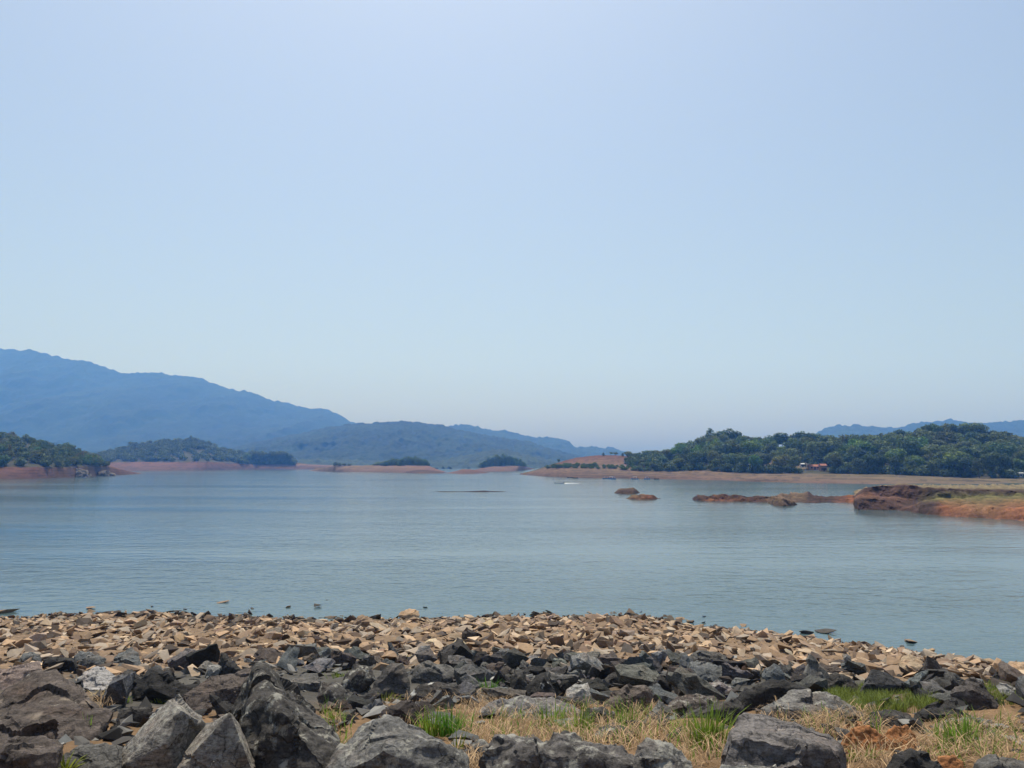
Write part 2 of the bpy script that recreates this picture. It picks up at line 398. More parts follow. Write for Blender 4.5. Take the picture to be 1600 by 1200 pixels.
# main peninsula with the wood
pen = Land('peninsula',
    [[(812, 741.5, None), (825, 742.5, None), (850, 744.5, None), (900, 747, None), (1000, 748, None), (1080, 750, None), (1150, 752, None), (1200, 754, None), (1240, 756, None), (1300, 757, None), (1400, 760, None), (1800, 764, None)],
     [(812, 741, 345), (830, 738, 335), (855, 733, 322), (900, 731.5, 300), (1000, 735, 285), (1100, 737, 270), (1200, 738.5, 260), (1300, 740, 250), (1400, 742, 240), (1500, 745, 232), (1600, 747, 225), (1800, 750, 215)],
     [(812, 741, 350), (835, 736, 352), (855, 729, 350), (880, 721, 350), (900, 715, 352), (930, 711, 352), (960, 711, 350), (985, 714, 350), (1010, 717, 345), (1040, 716, 345), (1080, 708, 340), (1110, 703, 340), (1130, 701, 340), (1180, 706, 335), (1250, 704, 330), (1300, 707, 325), (1350, 706, 320), (1400, 700, 315), (1450, 692, 310), (1500, 689, 308), (1530, 691, 305), (1570, 702, 300), (1600, 708, 295), (1800, 712, 285)],
     [(812, 741, 380), (835, 738, 410), (900, 728, 430), (1010, 726, 430), (1100, 722, 430), (1800, 722, 420)]],
    [[(800, WETR), (1000, WETR), (1300, (0.15, 0.085, 0.065)), (1800, OLIVE)],
     [(812, PINK), (950, TAN), (1100, TAN), (1350, OLIVE), (1800, OLIVE)],
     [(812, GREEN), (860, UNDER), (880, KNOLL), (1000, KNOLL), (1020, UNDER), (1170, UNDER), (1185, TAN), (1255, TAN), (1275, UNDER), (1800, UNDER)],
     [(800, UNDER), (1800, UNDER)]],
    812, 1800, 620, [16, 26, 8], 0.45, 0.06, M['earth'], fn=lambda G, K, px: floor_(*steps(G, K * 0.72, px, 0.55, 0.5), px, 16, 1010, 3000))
# left promontory
lef = Land('promontory',
    [[(-420, 754, None), (0, 749, None), (60, 748, None), (110, 746.3, None), (150, 744, None), (190, 741.8, None), (222, 740, None)],
     [(-420, 727, 260), (0, 729, 252), (60, 728, 256), (80, 730, 258), (115, 729, 262), (165, 727, 285), (185, 733, 305), (205, 736, 330), (222, 739.5, 365)],
     [(-420, 640, 330), (-150, 668, 320), (0, 683, 310), (40, 691, 310), (80, 698, 310), (120, 708, 312), (150, 720, 315), (168, 727, 320), (190, 733.5, 335), (222, 739.5, 372)],
     [(-420, 720, 430), (0, 724, 420), (170, 730, 400), (222, 739.5, 385)]],
    [[(-420, WETR), (222, WETR)], [(-420, RED), (60, RED), (130, (0.13, 0.08, 0.05)), (160, (0.11, 0.07, 0.045)), (185, RED), (222, RED)],
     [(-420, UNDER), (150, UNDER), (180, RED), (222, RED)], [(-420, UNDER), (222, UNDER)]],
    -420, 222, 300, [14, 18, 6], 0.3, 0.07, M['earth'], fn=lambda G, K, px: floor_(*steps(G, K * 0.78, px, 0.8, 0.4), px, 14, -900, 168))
# middle hill on the left
mid = Land('far_shore',
    [[(60, 738, None), (200, 736, None), (330, 734.5, None), (400, 733.5, None), (520, 733, None), (600, 731, None)],
     [(60, 722, 590), (170, 722, 580), (330, 722, 580), (370, 724, 580), (400, 726, 585), (455, 725.5, 590), (480, 727, 600), (520, 728, 620), (600, 728.5, 720)],
     [(60, 722, 680), (155, 711, 680), (180, 706, 680), (205, 698, 680), (240, 693, 680), (270, 690, 680), (300, 689, 680), (325, 696, 680), (345, 703, 680), (370, 709, 680), (395, 714, 680), (430, 716, 680), (455, 721, 680), (480, 725, 690), (520, 727.5, 700), (600, 728, 800)],
     [(60, 724, 800), (600, 727, 900)]],
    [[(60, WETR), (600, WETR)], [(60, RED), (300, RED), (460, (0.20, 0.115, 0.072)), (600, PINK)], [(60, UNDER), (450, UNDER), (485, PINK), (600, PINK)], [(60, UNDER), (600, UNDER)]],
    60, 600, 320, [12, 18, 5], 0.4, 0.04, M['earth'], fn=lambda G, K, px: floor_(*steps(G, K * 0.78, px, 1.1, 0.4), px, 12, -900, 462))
def isle(name, front, crest, x0, x1, Yc, back, c0, c1, nx=120, amp=0.2, freq=0.2, mid_row=None, tint=0.15, fn=None, dim=1.0, m='earth'):
    if dim != 1: c1 = [(x, tuple(v * dim for v in c)) for x, c in c1]; c0 = [(x, tuple(v * dim for v in c)) for x, c in c0]
    rows = [[(x, y, None) for x, y in front]]
    cols = [[(x0, WETR), (x1, WETR)]]
    if mid_row: rows.append([(x, y, d) for x, y, d in mid_row[0]]); cols.append(mid_row[1])
    rows.append([(x, y, Yc if np.isscalar(Yc) else np.interp(x, *Yc)) for x, y in crest]); cols.append(c1)
    if c0 is not None: cols[0] = c0
    bk = []
    Yv = np.array([r[2] for r in rows[-1]])
    for (x, y, d) in rows[-1]:
        p = P(x, y, d); q = np.array([p[0], d + back, -0.4]); bx, by = proj(q); bk.append((x, by, d + back))
    rows.append(bk); cols.append(cols[-1])
    cols = [[(x, tuple(v * (0.82 if m == 'earth' else 1) for v in c)) for x, c in cc] for cc in cols]
    return Land(name, rows, cols, x0, x1, nx, [14] * (len(rows) - 2) + [8], amp, freq, M[m], tint=tint, fn=fn)
iA = isle('low_island', [(484, 736), (520, 737), (600, 738.4), (660, 739.5), (702, 739)], [(484, 735.8), (500, 731), (520, 728), (560, 727.5), (590, 727), (640, 727), (670, 728), (680, 732), (690, 736), (702, 738.6)], 484, 702, 470, 90, None, [(484, TAN), (560, TAN), (640, PINK), (702, RED)], 160, 0.25, 0.08)
iA2 = isle('mud_spit', [(628, 738.6), (660, 740), (702, 740)], [(628, 738.4), (645, 735.3), (660, 734.3), (680, 736), (702, 739.5)], 628, 702, 405, 30, None, [(628, WETR), (702, DKRED)], 60, 0.15, 0.15)
iB = isle('low_island', [(694, 740.2), (720, 740.8), (745, 740.2), (766, 739.4)], [(694, 739.8), (712, 736), (722, 732.6), (734, 732.8), (748, 735.5), (766, 739)], 694, 766, 400, 40, None, [(694, PINK), (730, RED), (766, WETR)], 80, 0.2, 0.12)
iC = isle('low_island', [(735, 737), (770, 737.5), (800, 736.3), (836, 733)], [(735, 736.6), (752, 731), (770, 728.6), (800, 727.5), (818, 728.5), (836, 732.6)], 735, 836, 540, 120, None, [(735, RED), (780, PINK), (836, PINK)], 100, 0.2, 0.08)
iD = isle('far_shore', [(660, 731.5), (720, 731.5), (800, 731), (880, 730.5)], [(660, 726), (700, 726.5), (760, 727), (880, 727)], 640, 880, 900, 100, None, [(640, PINK), (880, PINK)], 90, 0.4, 0.03)
def lumpy(amp, fr):
    def fn(G, K, px):
        n = fbm(G * fr + 3, 5); G[2:, :, 2] += (amp * np.clip(n, -0.6, 1))[2:]
        G[1:, :, 1] += (1.4 * amp * fbm(G * fr + 31, 4))[1:]
        K = K * (1 + 0.5 * n[..., None]); return G, K
    return fn
# mud humps standing in the open water; front shade painted into the dark rows
m1 = isle('mud_hump', [(960, 771), (972, 772), (990, 772), (1001, 770.6)], [(960, 770.5), (963, 766.5), (968, 763.5), (980, 762), (990, 762.5), (996, 766), (1001, 770.2)], 960, 1001, 128, 4, [(960, DKRED), (1001, DKRED)], [(960, TAN), (1001, (0.15, 0.10, 0.065))], 70, 0.10, 0.9,
          mid_row=([(960, 770.4, 126.2), (964, 767.5, 126.2), (980, 766.3, 126.2), (994, 767.5, 126.2), (1001, 770.2, 126.2)], [(960, (0.06, 0.035, 0.025)), (1001, (0.05, 0.03, 0.022))]), dim=0.7, m='mud', fn=lumpy(0.10, 1.6))
m2 = isle('mud_hump', [(970, 779), (985, 780.3), (1010, 781), (1032, 780)], [(970, 778.8), (976, 777.6), (985, 776), (988, 772.5), (998, 773.5), (1000, 772.4), (1018, 772.8), (1024, 775), (1028, 779), (1032, 779.6)], 970, 1032, 109, 4, [(970, DKRED), (1000, ORANGE), (1032, (0.05, 0.03, 0.022))], [(970, TAN), (1000, TAN), (1012, ORANGE), (1032, DKRED)], 90, 0.07, 0.9, dim=0.75, m='mud', fn=lumpy(0.09, 1.8))
m3 = isle('mud_bar', [(674, 768.9), (730, 769.3), (795, 768.9)], [(674, 768.3), (690, 767.6), (715, 767.9), (745, 767.2), (757, 766.4), (764, 767.4), (775, 767.3), (795, 768.3)], 674, 795, 136.8, 1.5, [(674, DKRED), (795, DKRED)], [(674, DKRED), (795, DKRED)], 140, 0.015, 0.8, m='mud', dim=0.45)
# long mud spit and the eroded bank on the right
sp = isle('mud_spit', [(1082, 781.6), (1090, 783), (1150, 783.6), (1200, 785.5), (1270, 787), (1345, 785.5), (1380, 785)], [(1082, 781), (1086, 776), (1092, 773.5), (1112, 773.2), (1130, 772.6), (1160, 775), (1200, 776), (1214, 774), (1240, 770), (1262, 768.8), (1272, 773), (1290, 776), (1320, 775), (1345, 772), (1380, 770)], 1082, 1380, ([1082, 1200, 1240, 1380], [104, 102, 108, 100]), 14,
          [(1082, DKRED), (1095, DKRED), (1110, ORANGE), (1190, RED), (1210, DKRED), (1300, DKRED), (1330, ORANGE), (1380, ORANGE)], [(1082, DKRED), (1105, (0.13, 0.07, 0.045)), (1180, DKRED), (1215, TAN), (1255, TAN), (1265, DKRED), (1300, DKRED), (1330, ORANGE), (1380, ORANGE)], 420, 0.08, 0.6, fn=lumpy(0.16, 1.5), dim=0.72, m='mud')
hm_ = isle('mud_hump', [(1199, 786), (1210, 790), (1225, 791.5), (1240, 790.5), (1248, 788.5)], [(1199, 785), (1203, 781.5), (1215, 780), (1230, 780.8), (1238, 784), (1248, 788)], 1199, 1248, 92, 3, [(1199, DKRED), (1248, DKRED)], [(1199, TAN), (1225, TAN), (1248, DKRED)], 110, 0.06, 0.8, fn=lumpy(0.14, 1.8), dim=0.75, m='mud')  # dark front colour paints in the shade below the tan top
bank = Land('eroded_bank',
    [[(1334, 794, None), (1340, 796.5, None), (1400, 797.5, None), (1424, 800, None), (1432, 803, None), (1470, 807, None), (1520, 810, None), (1600, 814, None), (1900, 836, None)],
     [(1334, 786, 83), (1340, 781, 83.5), (1348, 779.6, 84), (1370, 780.5, 84), (1400, 786, 83), (1420, 794, 81), (1432, 795, 79.5), (1440, 790, 78.5), (1452, 786.5, 78), (1464, 787, 77.5), (1475, 792, 76), (1520, 793, 74), (1600, 795, 70), (1900, 806, 60)],
     [(1334, 780, 90), (1345, 776, 90), (1380, 775.5, 90), (1420, 779, 89), (1440, 784, 88), (1465, 780, 87), (1500, 778, 87), (1550, 777, 86), (1600, 775, 84), (1900, 778, 74)],
     [(1334, 776, 91), (1346, 768, 91), (1352, 763.5, 91), (1370, 761, 91), (1395, 758.8, 91), (1415, 757.6, 90), (1430, 760, 90), (1445, 764.6, 89), (1480, 765, 88), (1530, 766, 87), (1600, 768, 85), (1900, 771, 75)],
     [(1334, 775, 104), (1352, 763, 104), (1415, 756.5, 104), (1450, 762.5, 108), (1530, 763, 112), (1600, 764, 114), (1900, 764, 110)],
     [(1334, 768, 120), (1352, 763, 130), (1415, 758, 140), (1600, 757, 170), (1900, 757, 170)]],
    [[(1334, DKRED), (1455, DKRED), (1475, (0.15, 0.065, 0.038)), (1900, (0.15, 0.065, 0.038))],
     [(1334, DKRED), (1420, (0.085, 0.045, 0.032)), (1440, (0.04, 0.025, 0.02)), (1462, DKRED), (1476, ORANGE), (1530, (0.175, 0.10, 0.05)), (1600, ORANGE), (1900, ORANGE)],
     [(1334, (0.14, 0.068, 0.043)), (1380, (0.11, 0.055, 0.036)), (1430, DKRED), (1460, GREEN), (1600, GREEN), (1900, GREEN)],
     [(1334, DKRED), (1430, DKRED), (1600, (0.045, 0.026, 0.02)), (1900, (0.045, 0.026, 0.02))],
     [(1334, TAN), (1400, OLIVE), (1600, OLIVE), (1900, OLIVE)], [(1334, OLIVE), (1900, OLIVE)]],
    1334, 1900, 620, [16, 18, 18, 8, 8], 0.10, 0.5, M['mud'], fn=lumpy(0.20, 1.1))

# ------------------------------------------------------------------ vegetation
def crown_mesh(name, lobes, n, size, seed, m, inner=0.75):
    r = np.random.default_rng(seed); L = np.array(lobes, float); a = L[:, 3] ** 2; a /= a.sum()
    k = r.choice(len(L), n, p=a); d = r.normal(size=(n, 3)); d /= np.linalg.norm(d, axis=1)[:, None]
    rad = inner + (1.05 - inner) * r.random(n)
    wob = 1 + 0.34 * fbm(d * 2.2 + k[:, None] * 5.1 + seed, 3)
    sq = L[k][:, 4] if L.shape[1] > 4 else np.ones(n)
    c = L[k, :3] + d * (L[k, 3] * rad * wob)[:, None] * np.stack([np.ones(n), np.ones(n), sq], -1)
    nn = d + r.normal(size=(n, 3)) * 0.55; nn /= np.linalg.norm(nn, axis=1)[:, None]
    t1 = np.cross(nn, r.normal(size=(n, 3))); t1 /= np.linalg.norm(t1, axis=1)[:, None]; t2 = np.cross(nn, t1)
    s = size * (0.55 + 0.9 * r.random(n))[:, None]; s2 = s * (0.5 + 0.5 * r.random(n))[:, None]
    V = np.stack([c - t1 * s, c - t2 * s2 + nn * s * 0.25, c + t1 * s, c + t2 * s2 + nn * s * 0.25], 1).reshape(-1, 3)
    me = mesh(name, V, np.arange(n * 4).reshape(-1, 4)); me.materials.append(m); return me
def trunk_mesh(h, r0, top, seed, limbs=4):
    r = random.Random(seed); V = []; Fs = []
    def tube(a, b, ra, rb, n=6):
        a = Vector(a); b = Vector(b); d = (b - a).normalized(); u = d.orthogonal().normalized(); w = d.cross(u); s = len(V)
        for c, rr in ((a, ra), (b, rb)):
            for i in range(n):
                q = c + (u * math.cos(i * 2 * math.pi / n) + w * math.sin(i * 2 * math.pi / n)) * rr; V.append(tuple(q))
        for i in range(n): Fs.append((s + i, s + (i + 1) % n, s + n + (i + 1) % n, s + n + i))
    p = Vector((0, 0, -0.4)); q = Vector((r.uniform(-.15, .15) * h, r.uniform(-.1, .1) * h, h * 0.55)); e = Vector((q.x * 1.3, q.y * 1.2, h))
    tube(p, q, r0, r0 * 0.7); tube(q, e, r0 * 0.7, r0 * 0.35)
    for i in range(limbs):
        an = r.uniform(0, 6.28); s = p.lerp(e, r.uniform(0.55, 0.9)); x = s + Vector((math.cos(an) * top * 0.6, math.sin(an) * top * 0.6, top * r.uniform(0.4, 0.8)))
        tube(s, x, r0 * 0.4, r0 * 0.12, 5)
    me = mesh('trunk', V, Fs, True); me.materials.append(M['bark']); return me
def lobes_round(seed, h0, w, hh, n=7, low=0.25):
    r = random.Random(seed); L = [(0, 0, h0 + hh * 0.45, w * 0.36, 0.95)]
    for i in range(n):
        an = i * 2.4 + r.uniform(-.5, .5); q = r.uniform(0.25, 0.62) * w * 0.55
        z = h0 + hh * (low + (1 - low) * r.random() * 0.75); L.append((math.cos(an) * q, math.sin(an) * q, z, w * r.uniform(0.17, 0.28), r.uniform(0.7, 1.0)))
    return L
# unit trees: about 10 m tall (scaled on placing)
TREES = []
for s in range(5):   # rounded broadleaf
    TREES.append(('round', crown_mesh('crown', lobes_round(s, 3.0, 7.0, 6.5, 8), 1500, 0.34, s, M['leaf']), trunk_mesh(6.0, 0.22, 2.0, s)))
for s in range(3):   # open, tall, with bare stem below
    TREES.append(('open', crown_mesh('crown', lobes_round(20 + s, 5.2, 6.2, 4.4, 6, 0.1), 800, 0.34, 20 + s, M['leaf']), trunk_mesh(8.0, 0.2, 2.0, 20 + s, 6)))
for s in range(2):   # narrow column
    TREES.append(('column', crown_mesh('crown', [(0, 0, 2.5, 1.7, 1.4), (0.2, 0, 4.8, 1.6, 1.5), (0, 0.2, 7.2, 1.25, 1.6), (0, 0, 9.0, 0.6, 1.8)], 900, 0.30, 40 + s, M['leaf']), trunk_mesh(8.0, 0.16, 0.6, 40 + s, 2)))
SHRUBS = []
for s in range(5):   # about 3 m wide, 3 m tall, foliage to the ground
    SHRUBS.append(('shrub', crown_mesh('foliage', lobes_round(60 + s, 0.1, 3.6, 2.9, 6, 0.12), 620, 0.20, 60 + s, M['shrubleaf']), trunk_mesh(1.5, 0.07, 0.6, 60 + s, 3)))
def kind(ks): return [t for t in (TREES if ks != 'shrub' else SHRUBS) if t[0] == ks]
def plant(k, loc, h, w, label, cat, group, name='tree', parts=True, col=None):
    """h, w: height and width in metres"""
    ks, cm, tm = random.choice(kind(k))
    uh, uw = {'round': (9.6, 7.2), 'open': (10.0, 6.4), 'column': (10.2, 3.5), 'shrub': (3.2, 3.9)}[ks]
    o = bpy.data.objects.new(name, None); COL.objects.link(o); o.empty_display_size = 0.2
    o.location = loc; o.rotation_euler = (0, 0, random.uniform(0, 6.28)); o.scale = (w / uw, w / uw * random.uniform(0.85, 1.1), h / uh)
    c = obj('crown' if name == 'tree' else 'foliage', cm, parent=o); tr = obj('trunk' if name == 'tree' else 'stem', tm, parent=o)
    v = random.uniform(0.75, 1.5); cc = col or (v * random.uniform(0.9, 1.15), v, v * random.uniform(0.8, 1.15)); c.color = (*cc, 1)
    tag(o, label, cat, group); return o
def mass(name, items, label, cat, m):
    """many plants joined to one mass: items (loc, h, w)"""
    Vs = []; n = 0
    for loc, h, w in items:
        _, cm, _ = random.choice(SHRUBS); a = np.empty(len(cm.vertices) * 3, np.float32); cm.vertices.foreach_get('co', a); a = a.reshape(-1, 4, 3)
        a = a[RNG.permutation(len(a))[:190]] ; cen = a.mean(1, keepdims=True); a = cen + (a - cen) * 1.6
        an = random.uniform(0, 6.28); R = np.array([[math.cos(an), -math.sin(an), 0], [math.sin(an), math.cos(an), 0], [0, 0, 1]])
        a = (a.reshape(-1, 3) @ R.T) * np.array([w / 3.9, w / 3.9, h / 3.2]) + loc; Vs.append(a)
    V = np.concatenate(Vs); me = mesh(name, V, np.arange(len(V)).reshape(-1, 4)); o = obj(name, me, m); tag(o, label, cat, None, 'stuff'); return o

# the wood on the peninsula: skyline trees read off the photograph, then rows down the slope
GW = 'trees of the wood on the right-hand hill'
sky_tr = [(1012, 712, 24, 'r'), (1028, 711, 20, 'r'), (1043, 702, 30, 'r'), (1066, 692, 30, 'r'), (1082, 688, 20, 'o'), (1095, 681, 22, 'r'), (1110, 669.5, 20, 'c'), (1131, 670, 32, 'r'), (1149, 674, 24, 'r'), (1166, 680, 24, 'o'), (1180, 682, 20, 'o'), (1193, 684, 20, 'r'), (1208, 681, 22, 'r'), (1221, 677, 26, 'r'), (1238, 679, 22, 'o'), (1252, 673, 22, 'o'), (1266, 677, 22, 'r'), (1275, 676, 22, 'o'), (1286, 681, 20, 'o'), (1297, 680, 26, 'r'), (1316, 682, 26, 'r'), (1333, 681, 24, 'r'), (1350, 679, 28, 'r'), (1362, 681, 24, 'r'), (1377, 676, 18, 'o'), (1390, 681, 22, 'r'), (1402, 672, 30, 'r'), (1418, 674, 24, 'o'), (1430, 676, 22, 'r'), (1438, 668, 16, 'o'), (1448, 664, 18, 'r'), (1463, 662.5, 24, 'r'), (1477, 663, 22, 'r'), (1488, 663, 20, 'r'), (1500, 668, 20, 'r'), (1510, 660, 22, 'o'), (1530, 661, 28, 'r'), (1550, 672, 22, 'o'), (1560, 678, 20, 'r'), (1573, 674, 24, 'r'), (1590, 680, 28, 'r'), (1604, 686, 26, 'r')]
KN = {'r': 'round', 'o': 'open', 'c': 'column'}
WL = [(1020, 'beside the saddle to the red knoll'), (1060, 'round the white-roofed huts'), (1095, 'left of the narrow pointed tree'), (1112, 'under the narrow pointed tree'), (1140, 'under the broad round-topped tree'), (1170, 'left of the tan clearing'), (1220, 'beside the tan clearing'), (1262, 'above the red-roofed houses'), (1290, 'by the taller orange house'), (1320, 'just right of the orange house'), (1355, 'left of the skyline dip'), (1390, 'left of the domed dark tree'), (1415, 'under the domed dark tree'), (1450, 'left of the highest crowns'), (1480, 'under the highest crowns'), (1515, 'under the broad topmost crown'), (1550, 'right of the topmost crown'), (1595, 'at the right edge')]
def wood_at(x): return min(WL, key=lambda q: abs(q[0] - x))[1]
v1, v2 = pen.v[1], pen.v[2]
for (x, ty, wpx, k) in sky_tr:
    p = pen.at(x, v2 - 1.5); s = p[1] / F; top = P(x, ty, p[1])[2]
    lab = ('open-crowned' if k == 'o' else 'rounded') + ' skyline tree of the wood, ' + wood_at(x)
    if k == 'c': lab = 'narrow pointed tree standing highest at the wood\'s left end'
    if x == 1131: lab = 'broad round-topped tree beside the narrow pointed tree on the skyline'
    if x == 1012: lab = 'low round tree at the right edge of the red knoll'
    if x == 1402: lab = 'domed dark tree below the dip in the far blue ridge'
    if x == 1043: lab = 'leftmost large tree of the wood, beside the gap of open sky'
    if x == 1252: lab = 'umbrella-crowned tree rising above the middle of the wood'
    if x == 1530: lab = 'broad tree crown topping the right-hand end of the wood'
    plant(KN[k], p, max(top - p[2], 4) * 1.03, wpx * s * 1.0, lab, 'tree', GW)
nt = 0
for r_ in range(9):
    v = v1 + 0.8 + (v2 - v1 - 6.0) * r_ / 8.5
    x = 1005 + random.uniform(0, 10)
    while x < 1640:
        if nt < 245 and not (1180 < x < 1262 and 2 <= r_ <= 5) and not (1262 < x < 1300 and r_ <= 2):
            p = pen.at(x + random.uniform(-5, 5), v + random.uniform(-1.2, 1.2)); h = random.uniform(5.5, 10.0) * (0.8 if r_ < 2 else 0.85 if r_ > 6 else 1); w = h * random.uniform(0.6, 1.0)
            tp = min(1.0, 0.32 + 0.68 * (x - 1000) / 95); h *= tp; w *= 0.4 + 0.6 * tp
            g = random.random(); col = None
            if 1050 < x < 1200 and g < 0.5 or g < 0.14: col = (random.uniform(1.2, 1.7), random.uniform(1.35, 1.7), random.uniform(0.8, 1.1))
            plant('round' if random.random() < 0.66 else 'open', p, h, w * 0.9, f"{'pale green' if col else 'dark green'} {'low-slope' if r_ < 3 else 'mid-slope' if r_ < 6 else 'high-slope'} tree of the wood, {wood_at(x)}", 'tree', GW + ' below the skyline', col=col); nt += 1
        x += random.uniform(17, 29)
under = []
for i in range(900):
    x = random.uniform(978, 1660); v = random.uniform(v1 - 0.3 if x > 1006 else v1 + 6, v2 - 3)
    if 1182 < x < 1260 and v1 + 3 < v < v1 + 17 or 1258 < x < 1300 and v < v1 + 6: continue
    h = random.uniform(1.8, 4.0) * (0.6 if x < 1010 else 1); under.append((pen.at(x, v), h, h * random.uniform(1.1, 1.6)))
mass('undergrowth', under, 'dark undergrowth filling the gaps of the right-hand wood', 'undergrowth', M['shrubleaf'])
GB = 'scrub at the foot of the wood'
ns = 0
x = 1000
while x < 1630:
    if not 1262 < x < 1302:
        p = pen.at(x, v1 + random.uniform(-0.3, 1.5)); h = random.uniform(1.6, 3.2)
        plant('shrub', p, h, h * random.uniform(1.1, 1.6), 'shrub at the wood\'s foot on the bare shore, ' + wood_at(x), 'shrub', GB, 'shrub', col=(0.9, 1.0, 0.95)); ns += 1
    x += random.uniform(9, 17)
for i in range(26):
    p = pen.at(random.uniform(1182, 1260), random.uniform(v1 + 4, v1 + 8) if i % 2 else random.uniform(v1 + 9, v1 + 14)); h = random.uniform(1.2, 2.6)
    plant('shrub', p, h, h * 1.3, f"{'lower' if i % 2 else 'upper'} {'larger' if h > 1.9 else 'smaller'} shrub in the tan clearing above the red-roofed houses", 'shrub', 'shrubs in the clearing', 'shrub', col=(1.3, 1.3, 1.0)); ns += 1
# red knoll: hedge strip, cypresses, small trees
x = 857
while x < 1012:
    for k in range(2):
        p = pen.at(x + random.uniform(-2, 2), v1 + 0.8 + k * 2.6 + random.uniform(-.5, .5)); h = random.uniform(1.0, 2.0)
        plant('shrub', p, h, h * random.uniform(1.3, 2.0), f"{'upper' if k else 'lower'}-row low shrub in the green strip below the red knoll, {'left end' if x < 895 else 'left half' if x < 935 else 'right half' if x < 975 else 'right end'}", 'shrub', 'hedge strip below the red knoll', 'shrub', col=(0.95, 1.15, 1.0)); ns += 1
    x += random.uniform(5, 9)
for (x, ty, wpx, k, lab) in [(943, 708, 3.2, 'c', 'dark slim cypress-like tree on the left of the red knoll top'), (973, 708, 3.4, 'c', 'dark slim cypress-like tree on the right of the red knoll top'), (955, 706, 5, 'o', 'thin leaning tree between the two slim trees on the red knoll'), (962, 708, 6, 'r', 'small round tree beside the thin leaning tree on the red knoll'), (981, 705, 13, 'r', 'rounded dark tree at the right of the red knoll top'), (993, 708, 16, 'r', 'broad tree where the red knoll meets the wood'), (1003, 711, 18, 'r', 'low tree on the saddle between red knoll and wood'), (873, 717, 4, 'o', 'lone small tree with bare stem above the peninsula tip')]:
    p = pen.at(x, v2 - (1.5 if x > 880 else 12)); s = p[1] / F; top = P(x, ty, p[1])[2]
    plant(KN[k], p, max(top - p[2], 1.6) * 1.03, wpx * s * 1.2, lab, 'tree', None)
for i in range(16):
    x = random.uniform(980, 1015); p = pen.at(x, random.uniform(v1 + 4, v2 - 3)); h = random.uniform(2, 4)
    plant('shrub', p, h, h * 1.2, f"{'tall' if h > 3 else 'low'} bush on the saddle between red knoll and wood, {'knoll side' if x < 997 else 'wood side'}", 'shrub', 'bushes on the saddle', 'shrub', col=(0.8, 0.95, 0.9)); ns += 1
# left promontory
v1, v2 = lef.v[1], lef.v[2]; it = []
for i in range(560):
    x = random.uniform(-330, 172); v = v1 + 0.1 + (v2 - v1 + 1.0) * random.random() ** 0.9
    if x > 150 and v > v2 - 6: continue
    p = lef.at(x, v); it.append((x, p, random.uniform(2.4, 4.0) * (0.6 if x > 155 else 1)))
it.sort(key=lambda q: q[1][1])
rest = []; k = 0
for x, p, h in it:
    cr = random.uniform(0.8, 1.35)
    if x > -10 and k < 110 and random.random() < 0.62:
        plant('shrub', p, h, h * random.uniform(1.15, 1.5), f"{'large' if h > 3.3 else 'small'} {'olive' if cr > 1.1 else 'dark green'} {'low' if p[1] < 272 else 'midway' if p[1] < 295 else 'high'}-slope promontory shrub {'at the left edge' if x < 35 else 'above the bare bank' if x < 80 else 'above pale outcrops' if x < 130 else 'towards the tip'}", 'shrub', 'shrubs on the left promontory', 'shrub', col=(cr, random.uniform(0.85, 1.25), 0.85)); k += 1; ns += 1
    else: rest.append((p, h, h * 1.35))
mass('scrub', rest, 'dense dark green scrub on the left-hand promontory', 'scrub', M['shrubleaf'])
# middle hill
v1, v2 = mid.v[1], mid.v[2]; rest = []; k = 0
for i in range(620):
    x = random.uniform(120, 462); v = v1 + 0.1 + (v2 - v1 + 0.6) * random.random(); p = mid.at(x, v); h = random.uniform(3.2, 5.2)
    rest.append((p, h, h * random.uniform(1.2, 1.7)))
mass('scrub', rest, 'hazy green scrub on the low hill behind the promontory', 'scrub', M['shrubleaf'])
for (x, ty, wpx) in [(398, 704, 22), (412, 705, 18), (428, 705, 22), (440, 704.5, 20), (450, 708, 16), (386, 708, 14)]:
    p = mid.at(x, v1 + 3); top = P(x, ty, p[1])[2]
    plant('round', p, top - p[2], wpx * p[1] / F, 'dark tree clumped at the hazy green hill\'s right foot', 'tree', 'tree clump at the hill foot')
p = mid.at(298, v2 - 1); plant('open', p, 6, 2.6, 'single tree standing up from the top of the hazy green hill', 'tree', None)
# islands
for (L, x0, x1, prof, n, lab, grp) in [(iA, 586, 671, [(586, 724), (600, 719), (615, 716), (640, 713), (655, 714), (668, 719), (671, 724)], 24, 'dark shrub of the rounded thicket on the long low island', 'thicket on the long low island'), (iC, 750, 822, [(750, 724), (765, 713), (785, 709), (800, 712), (815, 719), (822, 725)], 24, 'dark shrub of the domed thicket on the small far island', 'thicket on the small far island')]:
    for i in range(n):
        x = x0 + (x1 - x0) * (i + 0.5) / n; a = np.array(prof); ty = np.interp(x, a[:, 0], a[:, 1]); p = L.at(x, L.v[-2] + random.uniform(-0.6, 1.0)); top = P(x, ty, p[1])[2]
        h = max(top - p[2], 1.2) * random.uniform(0.9, 1.2); plant('shrub', p, h, random.uniform(3.6, 5.6), lab, 'shrub', grp, 'shrub', col=(1.05, 1.2, 1.0)); ns += 1
for x, ty in [(524, 721), (530, 723), (538, 723.5), (546, 724.5)]:
    p = iA.at(x, iA.v[-2]); top = P(x, ty, p[1])[2]; plant('shrub', p, top - p[2], 3.2, 'small shrub alone on the left of the long low island', 'shrub', 'lone shrubs on the long low island', 'shrub', col=(0.7, 0.8, 0.8)); ns += 1
print('trees', nt + len(sky_tr), 'shrubs', ns)

